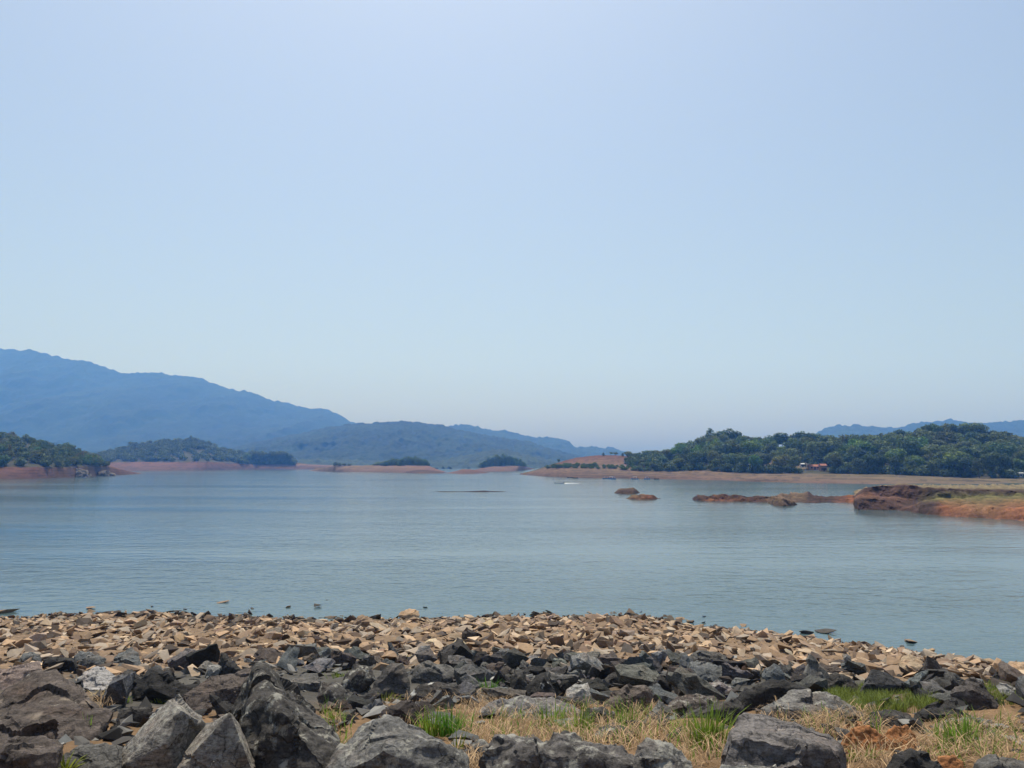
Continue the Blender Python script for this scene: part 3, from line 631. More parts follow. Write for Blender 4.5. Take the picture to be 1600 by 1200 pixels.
# ------------------------------------------------------------------ houses and boats on the far shore
def box(bm, x0, x1, y0, y1, z0, z1):
    vs_ = [bm.verts.new(c) for c in ((x0, y0, z0), (x1, y0, z0), (x1, y1, z0), (x0, y1, z0), (x0, y0, z1), (x1, y0, z1), (x1, y1, z1), (x0, y1, z1))]
    for f_ in ((0, 3, 2, 1), (4, 5, 6, 7), (0, 1, 5, 4), (1, 2, 6, 5), (2, 3, 7, 6), (3, 0, 4, 7)): bm.faces.new([vs_[i] for i in f_])
def bmo(name, build, m, parent=None, loc=None, smooth=False):
    bm = bmesh.new(); build(bm); me = bpy.data.meshes.new(name); bm.normal_update(); bm.to_mesh(me); bm.free()
    me.polygons.foreach_set('use_smooth', np.full(len(me.polygons), smooth)); return obj(name, me, m, parent, loc)
def house(px, v, w, d, h, wall, roof, label, rh=1.2, rz=0.0, L=pen):
    p = L.at(px, v); o = bpy.data.objects.new('house', None); COL.objects.link(o); o.location = p - np.array([0, 0, 0.1]); o.rotation_euler = (0, 0, rz)
    bmo('wall', lambda b_: box(b_, -w / 2, w / 2, -d / 2, d / 2, -0.8, h), wall, o)
    def rf(b_):
        e = 0.35; y0, y1 = -d / 2 - e, d / 2 + e; x0, x1 = -w / 2 - e, w / 2 + e
        a = [b_.verts.new(c) for c in ((x0, y0, h - 0.02), (x1, y0, h - 0.02), (x1, y1, h - 0.02), (x0, y1, h - 0.02), (x0, 0, h + rh), (x1, 0, h + rh), (x0, y0, h + 0.12), (x1, y0, h + 0.12), (x1, y1, h + 0.12), (x0, y1, h + 0.12), )]
        for f_ in ((0, 3, 2, 1), (0, 1, 7, 6), (2, 3, 9, 8), (6, 7, 5, 4), (8, 9, 4, 5), (0, 6, 4, 9, 3), (1, 2, 8, 5, 7)): b_.faces.new([a[i] for i in f_])
    bmo('roof', rf, roof, o)
    bmo('door', lambda b_: box(b_, -0.45, 0.45, -d / 2 - 0.04, -d / 2 + 0.02, 0.1, 2.0), M['dark'], o)
    for sx in (-1, 1): bmo('window', lambda b_: box(b_, sx * w * 0.32 - 0.5, sx * w * 0.32 + 0.5, -d / 2 - 0.04, -d / 2 + 0.02, 0.9, 1.9), M['dark'], o)
    o.scale = (0.52,) * 3; tag(o, label, 'house'); return o
v1 = pen.v[1]
house(1271, v1 + 4.0, 6.5, 4.5, 2.0, M['orange'], M['tile'], 'low house with a long red tiled roof at the edge of the wood', 1.5)
house(1285.5, v1 + 3.0, 3.6, 4.0, 3.4, M['orange'], M['tile'], 'taller orange house right of the long red-roofed house', 1.4)
house(1253, v1 + 6.0, 2.6, 3.0, 2.0, M['wall'], M['sheet'], 'small hut with a pale sheet roof left of the red-roofed houses', 0.6)
house(1047, v1 + 4.0, 5.0, 4.0, 2.2, M['wall'], M['sheet'], 'pale hut with a sheet roof under the first trees of the wood', 0.7)
house(1080, v1 + 11.5, 3.0, 3.0, 4.0, M['wall'], M['sheet'], 'white-roofed hut higher up among the trees', 0.6)
house(1597, v1 + 1.0, 4.0, 3.5, 2.4, M['wall'], M['sheet'], 'white hut at the right-hand foot of the wood', 0.7)
# retaining wall by the red houses
a_, b2_ = pen.at(1254, v1 + 2.4), pen.at(1290, v1 + 2.0)
def wallb(b_): box(b_, -0.0, b2_[0] - a_[0], -0.15, 0.15, -0.6, 0.35)
tag(bmo('garden_wall', wallb, M['wall'], None, a_), 'long low white wall in front of the red-roofed houses', 'wall')

def boat(p, length, beam, label, canopy=None, rz=0.0, mast=False, hullm=None):
    o = bpy.data.objects.new('boat', None); COL.objects.link(o); o.location = (p[0], p[1], 0.0); o.rotation_euler = (0, 0, rz)
    n = 9; V = []; Fs = []
    for i in range(n):
        s = i / (n - 1); hw = beam / 2 * (1 - abs(2 * s - 0.85) ** 2.6 * 0.75) * (0.15 if i == n - 1 else 1); x = (s - 0.5) * length; sh = 0.42 + 0.22 * (2 * s - 1) ** 2
        V += [(x, -hw, sh), (x, -hw * 0.7, -0.12), (x, hw * 0.7, -0.12), (x, hw, sh), (x, hw * 0.86, sh - 0.02), (x, hw * 0.6, 0.08), (x, -hw * 0.6, 0.08), (x, -hw * 0.86, sh - 0.02)]
    for i in range(n - 1):
        for k in range(8): a, c = i * 8 + k, i * 8 + (k + 1) % 8; Fs.append((a, c, c + 8, a + 8))
    Fs += [tuple(range(7, -1, -1)), tuple(range((n - 1) * 8, n * 8))]
    obj('hull', mesh('hull', V, Fs, False), hullm or M['blue'], o)
    for s in (-0.2, 0.15): bmo('seat', lambda b_: box(b_, s * length - 0.12, s * length + 0.12, -beam * 0.33, beam * 0.33, 0.28, 0.34), M['white'], o)
    if canopy:
        for sx in (-1, 1):
            for sy in (-1, 1): bmo('post', lambda b_: box(b_, sx * length * 0.22 - 0.03, sx * length * 0.22 + 0.03, sy * beam * 0.38 - 0.03, sy * beam * 0.38 + 0.03, 0.2, 1.5), M['white'], o)
        bmo('canopy', lambda b_: box(b_, -length * 0.28, length * 0.28, -beam * 0.5, beam * 0.5, 1.5, 1.62), canopy, o)
    if mast: bmo('outboard_motor', lambda b_: (box(b_, -length / 2 - 0.3, -length / 2 + 0.02, -0.16, 0.16, 0.3, 0.85), box(b_, -length / 2 - 0.2, -length / 2 - 0.08, -0.05, 0.05, -0.2, 0.3)), M['dark'], o)
    o.scale = (0.48,) * 3; tag(o, label, 'boat'); return o
for (x, y, L_, c, lab) in [(891, 746.6, 4.5, None, 'dark low boat moored at the shore left of the blue boats'), (899, 747.2, 4.0, None, 'dark low boat beside another at the peninsula shore'), (947, 747.9, 5.0, M['blue'], 'blue canopied boat moored below the red knoll'), (955, 748.3, 4.5, M['white'], 'white canopied boat between two blue boats below the red knoll'), (958.5, 748.9, 3.5, M['blue'], 'small blue boat right of the white canopied boat'), (992, 748.7, 5.0, M['white'], 'pale blue boat moored alone right of the boat cluster'), (1011, 748.8, 4.0, M['blue'], 'rightmost moored boat, blue, on the peninsula shore'), (1026, 749.0, 3.0, None, 'small dark boat last in the moored row')]:
    boat(PW(x, y), L_, 1.5, lab, c, random.uniform(-0.25, 0.25), hullm=M['dark'] if 'dark' in lab else None)
bp = PW(873.5, 755.2); boat(bp, 5.0, 1.7, 'white motorboat under way with a foaming wake', None, math.radians(172), True, M['white'])
# its wake: foam lying on the water behind the boat
def wake():
    r = np.random.default_rng(3); V = []; Fs = []
    for i in range(160):
        s = r.random() ** 1.4; side = r.choice([-1, 1]); d = 1.2 + s * 13.0; off = side * (0.2 + d * 0.12) * r.random() ** 0.3
        c = np.array([d, off]); ln = (0.5 + r.random() * 1.0) * (1 - 0.6 * s); wd = (0.10 + 0.16 * r.random()) * (1 - 0.5 * s); z = 0.02 + 0.12 * r.random() * (1 - s)
        k = len(V)
        for j in range(7):
            an = j / 7 * 6.283; V.append((c[0] + math.cos(an) * ln * r.uniform(.7, 1.1), c[1] + math.sin(an) * wd * r.uniform(.7, 1.1), 0.006))
        V.append((c[0], c[1], z)); Fs += [(k + j, k + (j + 1) % 7, k + 7) for j in range(7)]
    return mesh('wake_foam', V, Fs, True)
wo_ = obj('wake_foam', wake(), M['foam'], None, (bp[0] + 0.8, bp[1], 0)); wo_.scale = (0.3, 0.5, 0.6); wo_.rotation_euler = (0, 0, math.radians(-8)); tag(wo_, 'white foam wake trailing the motorboat', 'wake', None, 'stuff')

# ------------------------------------------------------------------ rocks
LM = [(85, 1100, 'veined boulder'), (240, 1150, 'left pale pyramid'), (340, 1165, 'right pale pyramid'), (450, 1110, 'peaked dark boulder'), (250, 1070, 'black faceted boulder'), (335, 1082, 'long dark wedge'), (158, 1060, 'pale sunlit slab'), (195, 1028, 'blue-grey wedge'), (95, 1038, 'far-left black block'), (358, 1038, 'pointed grey stone'), (478, 1068, 'flat overhanging slab'), (615, 1018, 'upright splinter'), (610, 1065, 'layered brown pyramid'), (685, 1082, 'white-patched rock'), (680, 1050, 'grey layered rock'), (772, 1065, 'bright white stone'), (845, 1075, 'white-blotched rock'), (905, 1082, 'white-faced block'), (985, 1092, 'domed brown boulder'), (962, 1062, 'dark triangular rock'), (1107, 1028, 'dark slab pair'), (1110, 1048, 'tilted blue-grey slab'), (1122, 1076, 'pinkish pyramid'), (1205, 1085, 'long black rock'), (1270, 1100, 'straw-covered slab'), (1382, 1070, 'big black block'), (1470, 1115, 'black angular rock'), (1525, 1085, 'brown tilted ridge'), (1492, 1062, 'upright pointed rock'), (1585, 1080, 'right-edge flat slab'), (1435, 1040, 'broad tan slab'), (620, 1165, 'lichen-flecked boulder'), (1220, 1165, 'big flat-topped boulder'), (25, 1055, 'lit brown slab')]
def hull_bm(pts):
    bm = bmesh.new(); vs_ = [bm.verts.new(p) for p in pts]
    r = bmesh.ops.convex_hull(bm, input=vs_)
    dead = [g_ for g_ in set(r['geom_interior']) | set(r['geom_unused']) if isinstance(g_, bmesh.types.BMVert)]
    bmesh.ops.delete(bm, geom=dead, context='VERTS')
    loose = [v for v in bm.verts if not v.link_faces]
    bmesh.ops.delete(bm, geom=loose, context='VERTS'); return bm
def rock_mesh(name, pts, L, amp, seed, smooth_n=1, sharp=0.6, fine=0.5, strata=0.0, it=7, chip=0.13, sdir=(0.3, 0.2, 0.93)):
    bm = hull_bm(pts)
    for k in range(it):
        es = [e for e in bm.edges if e.calc_length() > L]
        if not es: break
        bmesh.ops.subdivide_edges(bm, edges=es, cuts=1); bmesh.ops.triangulate(bm, faces=[f_ for f_ in bm.faces if len(f_.verts) > 3])
    for k in range(smooth_n): bmesh.ops.smooth_vert(bm, verts=bm.verts, factor=0.5, use_axis_x=True, use_axis_y=True, use_axis_z=True)
    bm.normal_update(); co = np.array([v.co[:] for v in bm.verts]); no = np.array([v.normal[:] for v in bm.verts])
    sz = (co.max(0) - co.min(0)).max(); q = co / sz
    n1 = fbm(q * 3.2 + seed, 4); rid = 1 - 2 * np.abs(vnoise(q * 5.5 + seed * 1.7)); n2 = fbm(q * 16 + seed, 3)
    d = amp * sz * (0.7 * n1 + 0.35 * rid + fine * n2)
    r0 = np.random.default_rng(int(seed * 97) + 3)
    for nseed, kk in ((14, 1.0), (60, 0.42)):
        sd = q[r0.integers(len(q), size=nseed)] + r0.normal(size=(nseed, 3)) * 0.03; dr = r0.normal(size=(nseed, 3)); of = r0.normal(size=nseed)
        wv = q + 0.05 * np.stack([vnoise(q * 7 + 3), vnoise(q * 7 + 11), vnoise(q * 7 + 23)], -1)
        near_i = ((wv[:, None, :] - sd[None]) ** 2).sum(-1).argmin(1)
        d = d + chip * kk * sz * (np.einsum('ij,ij->i', wv - sd[near_i], dr[near_i]) * 1.2 + 0.05 * of[near_i])
    if strata:
        h = q @ np.array(sdir) * 9 + 1.2 * n1; d = d + strata * sz * (np.abs((h % 1.0) - 0.5) - 0.25)
    co = co + no * d[:, None]
    for v, c in zip(bm.verts, co): v.co = c
    bm.normal_update()
    for e in bm.edges: e.smooth = e.calc_face_angle(0.0) < sharp
    for f_ in bm.faces: f_.smooth = True
    me = bpy.data.meshes.new(name); bm.to_mesh(me); bm.free(); return me

HB = []     # picture boxes of the hand-placed rocks, kept clear of scattered ones
def hero(label, outline, inner=(), Yb=None, lean=0.6, thick=0.8, col=(0.10, 0.098, 0.095), m='rock', amp=0.028, name='boulder', cat='boulder', strata=0.0, low=0.35, res=4.5, sharp=0.6, chip=0.075):
    pyb = max(y for _, y in outline); pxc = sum(x for x, _ in outline) / len(outline)
    Y0 = Yb or GY(pxc, pyb); s = Y0 / F; pts = []
    w = (max(x for x, _ in outline) - min(x for x, _ in outline)) * s
    cy = sum(y for _, y in outline) / len(outline)
    for x, y in outline: pts.append(P(x, y, Y0 + lean * (pyb - y) * s))
    for x, y, k in inner: pts.append(P(x, y, Y0 + lean * (pyb - y) * s * k))
    topY = max(p[1] for p in pts)
    for x, y in outline:
        xx = pxc + (x - pxc) * 0.72; yy = cy + (y - cy) * 0.72; yy = yy + 0.12 * (pyb - min(q for _, q in outline))
        pts.append(P(xx, yy, topY + thick * w * 0.6))
        if y > pyb - 0.35 * (pyb - min(q for _, q in outline)):
            p = P(x, y, Y0); p[2] -= low * max(w * 0.4, 0.12); pts.append(p)
    pts = np.array(pts); base = np.array([pts[:, 0].mean(), pts[:, 1].mean(), pts[:, 2].min()])
    me = rock_mesh(name, pts - base, max(res * s, w / 60), amp, random.uniform(0, 50), 1 if 'clod' in name else 0, strata=strata, sharp=sharp, chip=0.0 if 'clod' in name else chip)
    o = obj(name, me, M[m], None, base); o.color = (*col, 1); tag(o, label, cat)
    HB.append((min(x for x, _ in outline), max(x for x, _ in outline), min(y for _, y in outline), pyb)); return o
BLK = (0.032, 0.031, 0.031); DK = (0.060, 0.056, 0.053); GR = (0.105, 0.101, 0.095); LG = (0.21, 0.205, 0.195); BR = (0.088, 0.072, 0.064); BL = (0.115, 0.120, 0.121); PALE = (0.19, 0.175, 0.158); WH = (0.55, 0.54, 0.50)

hero('huge sloping brown-grey boulder with pale veins at the left edge', [(-70, 1120), (0, 1084), (30, 1066), (60, 1051), (86, 1051), (130, 1080), (172, 1110), (168, 1128), (133, 1158), (112, 1170), (0, 1162), (-70, 1165)], [(60, 1110, 0.7), (150, 1122, 0.9)], None, 1.6, 0.35, BR, 'vein', 0.022)
hero('brown boulder with a black undercut face in the bottom left corner', [(-60, 1160), (0, 1152), (60, 1155), (98, 1163), (96, 1176), (80, 1215), (-60, 1220)], [(45, 1180, -0.2), (0, 1174, 0.2), (85, 1178, 0.2)], None, 1.2, 0.4, BR, 'rock', 0.03)
hero('flat grey rock face between the corner boulder and the pale pyramids', [(92, 1190), (108, 1172), (125, 1163), (152, 1162), (190, 1168), (192, 1215), (95, 1215)], [(125, 1172, 0.7)], None, 0.9, 0.5, GR, 'rock', 0.02)
hero('pale grey pyramid boulder, the left one of the pair', [(172, 1215), (185, 1180), (225, 1130), (262, 1092), (276, 1092), (300, 1118), (316, 1132), (300, 1165), (280, 1215)], [(282, 1112, 0.1), (262, 1160, -0.2)], None, 0.8, 0.5, PALE, 'pale', 0.012, chip=0.03)
hero('pale streaked pyramid boulder with a sharp ridge, right one of the pair', [(262, 1220), (290, 1175), (322, 1135), (358, 1115), (372, 1130), (388, 1160), (404, 1220)], [(359, 1117, 0.2), (385, 1180, -0.3), (330, 1180, 0.1)], None, 0.8, 0.5, PALE, 'pale', 0.011, chip=0.03)
hero('large peaked dark boulder behind the pale pyramids', [(372, 1215), (380, 1100), (390, 1070), (405, 1043), (420, 1042), (450, 1078), (490, 1106), (512, 1140), (522, 1180), (530, 1215)], [(405, 1050, 0.5), (395, 1105, 0.3), (440, 1120, 0.1), (460, 1160, 0.3)], None, 1.9, 0.25, DK, 'lichen', 0.03)
hero('long dark wedge leaning against the peaked boulder', [(282, 1085), (295, 1078), (330, 1058), (368, 1053), (398, 1046), (392, 1085), (360, 1100), (335, 1107), (300, 1096)], [(340, 1078, 0.4), (380, 1070, 0.4)], None, 0.9, 0.5, BR, 'rock', 0.03)
hero('black faceted boulder behind the left pale pyramid', [(207, 1082), (214, 1060), (230, 1044), (240, 1040), (260, 1056), (300, 1076), (290, 1084), (258, 1093), (210, 1100)], [(238, 1046, 0.6), (232, 1075, -0.1), (262, 1066, 0.6)], None, 0.7, 0.6, BLK, 'rock', 0.028)
hero('black block in the gap right of the veined boulder', [(140, 1165), (140, 1128), (152, 1124), (168, 1130), (170, 1165)], [], 5.6, 0.4, 0.9, BLK)
hero('small glossy black stone between veined boulder and left pyramid', [(171, 1155), (172, 1136), (184, 1131), (198, 1138), (200, 1148), (188, 1157)], [(182, 1138, 0.0)], 5.5, 0.5, 0.9, BLK, res=3)
hero('low dark slab behind the small glossy black stone', [(178, 1130), (188, 1108), (215, 1104), (240, 1106), (236, 1118), (205, 1132)], [(200, 1112, 0.4)], None, 0.6, 0.8, DK)
hero('lit brown slab at the left edge above the veined boulder', [(-40, 1060), (0, 1046), (38, 1040), (62, 1034), (65, 1046), (48, 1058), (18, 1074), (-40, 1085)], [(40, 1048, 0.7)], None, 1.4, 0.5, (0.19, 0.15, 0.135), 'rock')
hero('dark humped stone on the edge of the tan rubble, far left', [(20, 1042), (35, 1024), (50, 1018), (64, 1024), (68, 1036), (60, 1043)], [(48, 1024, 0.4)], None, 0.6, 0.8, BL, res=3)
hero('black block right of the dark humped stone', [(66, 1048), (68, 1030), (90, 1027), (116, 1028), (121, 1044), (110, 1050)], [(70, 1035, 0.3), (114, 1032, 0.4)], None, 0.7, 0.7, BLK, res=3)
hero('upright blue-grey stone next to the black block', [(117, 1045), (116, 1026), (124, 1017), (145, 1020), (166, 1030), (160, 1036), (144, 1042)], [(140, 1028, 0.5)], None, 0.8, 0.7, BL, res=3)
hero('blue-grey wedge with a dark underside at the tan rubble edge', [(168, 1034), (180, 1026), (205, 1012), (215, 1020), (222, 1040), (212, 1036), (190, 1042), (178, 1040)], [(196, 1029, 0.2), (172, 1034, 0.3)], None, 0.9, 0.7, BL, res=3)
hero('pale grey slab shining in the sun behind the veined boulder', [(128, 1050), (150, 1043), (170, 1050), (189, 1060), (184, 1070), (150, 1078), (130, 1078), (134, 1064)], [(158, 1062, 0.8)], None, 1.6, 0.6, (0.30, 0.29, 0.285), 'rock')
hero('dark rough rock left of the black faceted boulder', [(184, 1070), (192, 1048), (206, 1046), (216, 1056), (208, 1076), (196, 1084)], [(198, 1056, 0.4)], None, 0.6, 0.7, DK)
hero('pointed grey stone standing behind the long dark wedge', [(340, 1048), (346, 1020), (352, 1020), (366, 1036), (378, 1048), (366, 1054)], [(354, 1040, 0.0)], None, 0.4, 0.8, DK, res=3)
hero('flat grey slab with a black overhang right of the peaked boulder', [(452, 1062), (470, 1052), (495, 1054), (502, 1066), (500, 1080), (478, 1086), (456, 1072)], [(455, 1066, 0.2), (498, 1068, 0.2)], None, 1.1, 0.6, GR)
hero('brown-grey rock right of the black overhang', [(494, 1090), (505, 1068), (526, 1062), (540, 1080), (536, 1104), (510, 1112)], [(515, 1080, 0.3)], None, 0.7, 0.6, DK, 'lichen')
hero('thin upright splinter of stone at the tan rubble edge', [(608, 1030), (606, 1003), (610, 1004), (618, 1014), (632, 1032), (622, 1034)], [(613, 1018, -0.1)], None, 0.3, 0.5, (0.07, 0.072, 0.075), res=2.5)
hero('grey boulder with pale lichen flecks at the bottom, centre-left', [(505, 1225), (518, 1190), (545, 1155), (565, 1131), (600, 1120), (625, 1128), (655, 1150), (690, 1152), (714, 1172), (728, 1200), (735, 1225)], [(600, 1128, 0.7), (655, 1158, 0.5), (600, 1175, 0.0), (690, 1165, 0.4)], None, 1.0, 0.4, (0.12, 0.118, 0.115), 'lichen', 0.03)
hero('long rough black boulder at the bottom centre', [(762, 1225), (765, 1180), (772, 1148), (800, 1150), (850, 1164), (900, 1160), (950, 1170), (1000, 1185), (1060, 1200), (1075, 1225)], [(775, 1152, 0.8), (830, 1176, 0.3), (920, 1180, 0.4), (1000, 1200, 0.2)], None, 1.2, 0.3, (0.095, 0.088, 0.085), 'lichen', 0.036)
hero('small dark pyramid rising behind the long black boulder', [(852, 1172), (866, 1152), (883, 1142), (905, 1150), (932, 1166), (930, 1176)], [(884, 1146, 0.5)], None, 0.8, 0.6, DK, 'lichen')
hero('rock mottled black and white right of the long black boulder', [(988, 1205), (996, 1175), (1012, 1158), (1040, 1160), (1065, 1172), (1085, 1195), (1092, 1225), (990, 1225)], [(1030, 1170, 0.6), (1050, 1200, 0)], None, 0.8, 0.5, (0.13, 0.125, 0.12), 'pale', 0.035)
hero('big flat-topped boulder with a black front, bottom right', [(1126, 1225), (1130, 1190), (1145, 1148), (1163, 1115), (1190, 1115), (1250, 1134), (1292, 1148), (1310, 1168), (1318, 1195), (1320, 1225)], [(1142, 1156, 0.15), (1168, 1151, 0.12), (1205, 1168, 0.08), (1260, 1172, 0.08), (1308, 1174, 0.1), (1300, 1215, -0.1)], None, 2.2, 0.25, (0.125, 0.115, 0.112), 'rock', 0.022)
hero('pale sliver of rock under the big flat-topped boulder', [(1110, 1230), (1130, 1199), (1170, 1194), (1210, 1198), (1225, 1230)], [], 3.85, 0.6, 0.5, (0.30, 0.29, 0.26), 'lichen')
hero('broad brown lens-shaped slab right of the straw', [(1040, 1108), (1058, 1090), (1085, 1084), (1115, 1088), (1130, 1100), (1095, 1118), (1050, 1122)], [(1080, 1098, 0.6)], None, 1.2, 0.5, BR, 'lichen')
hero('dark ridge of rock over the lens-shaped slab', [(1060, 1125), (1085, 1112), (1120, 1096), (1150, 1094), (1166, 1106), (1150, 1122), (1100, 1132)], [(1120, 1108, 0.3)], None, 0.7, 0.5, DK)
hero('long black rock behind the slab with straw', [(1140, 1098), (1165, 1078), (1200, 1064), (1240, 1066), (1266, 1078), (1240, 1090), (1190, 1108), (1150, 1110)], [(1205, 1074, 0.4)], None, 0.6, 0.5, BLK)
hero('grey slab half covered in straw, behind the big boulder', [(1188, 1108), (1212, 1094), (1236, 1085), (1292, 1081), (1330, 1098), (1350, 1120), (1310, 1126), (1230, 1118)], [(1260, 1100, 0.6), (1240, 1110, 0.4)], None, 1.3, 0.5, (0.13, 0.125, 0.12), 'lichen')
hero('big black block with split faces above the green turf', [(1340, 1085), (1348, 1064), (1362, 1048), (1380, 1052), (1414, 1066), (1424, 1088), (1400, 1090)], [(1362, 1052, 0.7), (1352, 1068, 0.0), (1410, 1072, 0.0)], None, 0.5, 0.6, (0.05, 0.05, 0.053), strata=0.008)
hero('brown-grey boulder left of the big black block', [(1284, 1080), (1290, 1060), (1308, 1051), (1330, 1060), (1346, 1078), (1320, 1086)], [(1310, 1062, 0.4)], None, 0.6, 0.6, DK)
hero('black angular rock at the lower edge of the green turf', [(1428, 1122), (1450, 1102), (1470, 1098), (1490, 1104), (1516, 1118), (1512, 1126), (1490, 1131), (1450, 1126)], [(1455, 1104, 0.7), (1490, 1116, 0.1), (1450, 1118, 0.1)], None, 0.9, 0.6, BLK)
hero('dark rock tilted over the black angular rock', [(1470, 1104), (1478, 1094), (1492, 1092), (1506, 1108), (1512, 1116), (1490, 1112)], [], None, 0.7, 0.7, DK)
hero('brown tilted slabs forming a ridge near the right edge', [(1490, 1085), (1500, 1068), (1522, 1060), (1535, 1068), (1558, 1100), (1552, 1108), (1520, 1100)], [(1520, 1078, 0.2)], None, 0.7, 0.5, (0.08, 0.07, 0.066), strata=0.010)
hero('upright pointed rock by the tan stones near the right edge', [(1476, 1075), (1477, 1048), (1490, 1052), (1512, 1066), (1510, 1078), (1490, 1082)], [(1488, 1062, 0.1)], None, 0.5, 0.6, GR, res=3)
hero('dark stone before the tan slabs at the right edge', [(1545, 1064), (1555, 1050), (1572, 1048), (1578, 1060), (1562, 1068)], [], None, 0.5, 0.7, BLK, res=3)
hero('flat grey slab resting at the right edge', [(1556, 1072), (1562, 1066), (1580, 1074), (1612, 1086), (1605, 1094), (1572, 1086)], [], None, 1.0, 0.6, LG, res=3)
hero('large tan slab at the water corner on the right', [(1562, 1048), (1580, 1036), (1620, 1032), (1630, 1050), (1600, 1056)], [(1580, 1048, 0.2)], None, 1.5, 0.6, (0.36, 0.25, 0.16), 'tan', res=3)
hero('black rounded boulder at the bottom, right of the orange clods', [(1375, 1225), (1388, 1190), (1400, 1174), (1425, 1170), (1450, 1178), (1472, 1200), (1480, 1225)], [(1425, 1180, 0.5)], None, 0.7, 0.6, BLK)
hero('grey boulder in the bottom right corner', [(1515, 1225), (1525, 1190), (1545, 1180), (1580, 1184), (1620, 1200), (1640, 1230)], [(1560, 1195, 0.4)], None, 0.7, 0.6, GR)
hero('small black stone lying in the straw near the right edge', [(1545, 1144), (1552, 1136), (1566, 1134), (1567, 1146), (1556, 1149)], [], None, 0.5, 0.8, BLK, name='stone', cat='stone', res=2.5)
hero('low grey slab in the straw left of the small black stone', [(1448, 1134), (1480, 1126), (1530, 1122), (1552, 1130), (1540, 1138), (1480, 1142)], [], None, 1.4, 0.5, GR, 'lichen')
hero('dark rock overhanging a white patch, upper centre', [(640, 1085), (655, 1068), (680, 1064), (712, 1068), (724, 1084), (722, 1098), (690, 1098), (660, 1094)], [(670, 1090, -0.1), (700, 1076, 0.4)], None, 0.7, 0.6, DK, 'patch', 0.04)
hero('tilted layered brown pyramid left of the white-patched rock', [(575, 1086), (590, 1058), (612, 1038), (628, 1038), (636, 1052), (642, 1082), (610, 1092)], [(618, 1042, 0.5), (606, 1078, -0.1)], None, 0.5, 0.6, (0.095, 0.088, 0.082), strata=0.010)
hero('grey layered rock behind the white-patched rock', [(642, 1062), (648, 1042), (665, 1034), (695, 1038), (716, 1050), (718, 1066), (680, 1068)], [(670, 1045, 0.4), (700, 1058, 0.2)], None, 0.7, 0.6, GR, strata=0.012)
hero('dark tilted rock left of the layered pyramid', [(530, 1078), (540, 1052), (558, 1038), (576, 1042), (586, 1062), (560, 1086)], [(556, 1056, 0.2)], None, 0.6, 0.6, DK, 'lichen')
hero('dark brown pyramid by the green tuft, centre-left', [(588, 1125), (600, 1108), (640, 1094), (652, 1110), (654, 1128), (625, 1135)], [(625, 1108, 0.2), (640, 1120, -0.1)], None, 0.5, 0.6, (0.06, 0.05, 0.046))
hero('brown stone right of the dark brown pyramid', [(644, 1112), (650, 1098), (668, 1095), (680, 1106), (678, 1120), (656, 1124)], [], None, 0.6, 0.6, BR, 'lichen')
hero('bright white stone among the dark rocks in the centre', [(762, 1072), (766, 1060), (776, 1055), (782, 1064), (776, 1071), (768, 1076)], [], None, 0.8, 0.7, WH, 'tan', name='stone', cat='stone', res=2.5)
hero('slab carrying the bright white stone', [(738, 1078), (748, 1068), (766, 1064), (778, 1070), (780, 1080), (755, 1086)], [], None, 1.0, 0.6, GR)
hero('black rock with a white blotch on its right face', [(820, 1094), (822, 1075), (838, 1055), (852, 1050), (866, 1078), (868, 1092), (850, 1098)], [(850, 1058, 0.4), (842, 1080, -0.1)], None, 0.5, 0.6, BLK, 'patch', strata=0.008)
hero('dark upright rock left of the white-blotched rock', [(796, 1082), (798, 1062), (804, 1048), (818, 1050), (826, 1068), (820, 1086)], [(810, 1060, 0.1)], None, 0.5, 0.6, DK)
hero('white-faced block right of the white-blotched rock', [(882, 1088), (884, 1076), (900, 1070), (918, 1067), (924, 1082), (926, 1096), (905, 1092)], [(912, 1076, 0.4)], None, 0.7, 0.6, (0.34, 0.33, 0.31), 'lichen')
hero('dark block below the white-faced block', [(858, 1098), (870, 1090), (905, 1089), (916, 1098), (920, 1108), (900, 1112), (870, 1102)], [(905, 1098, 0.1)], None, 0.7, 0.6, (0.055, 0.052, 0.05))
hero('smooth domed brown boulder, centre-right', [(945, 1100), (958, 1084), (985, 1073), (1006, 1070), (1018, 1080), (1020, 1096), (995, 1112), (955, 1110)], [(985, 1088, 0.3), (1008, 1080, 0.4)], None, 0.7, 0.6, (0.12, 0.098, 0.085))
hero('rounded grey rock below the domed brown boulder', [(908, 1122), (918, 1106), (940, 1103), (958, 1114), (962, 1128), (930, 1132)], [(935, 1112, 0.4)], None, 0.7, 0.6, DK, 'lichen')
hero('long flat grey slab behind the straw in the centre', [(745, 1112), (775, 1098), (815, 1090), (860, 1092), (895, 1104), (910, 1118), (840, 1124), (770, 1120)], [(820, 1102, 0.7)], None, 1.6, 0.4, (0.125, 0.12, 0.12), 'lichen')
hero('dark triangular rock behind the domed boulder', [(938, 1068), (950, 1054), (962, 1050), (985, 1062), (996, 1072), (960, 1076)], [(962, 1058, 0.3)], None, 0.5, 0.6, DK)
hero('black rock right of the dark triangular rock', [(1008, 1078), (1016, 1060), (1034, 1054), (1048, 1066), (1050, 1080), (1028, 1084)], [(1032, 1062, 0.3)], None, 0.5, 0.6, BLK)
hero('rugged grey rock right of the domed boulder', [(1008, 1124), (1022, 1104), (1030, 1094), (1046, 1106), (1056, 1122), (1030, 1130)], [], None, 0.7, 0.6, GR, 'lichen')
hero('dark slab pair edge at the tan rubble, right of centre', [(1073, 1034), (1078, 1024), (1098, 1018), (1125, 1018), (1141, 1030), (1138, 1036), (1105, 1034)], [(1100, 1028, 0.1)], None, 0.8, 0.7, GR, res=3)
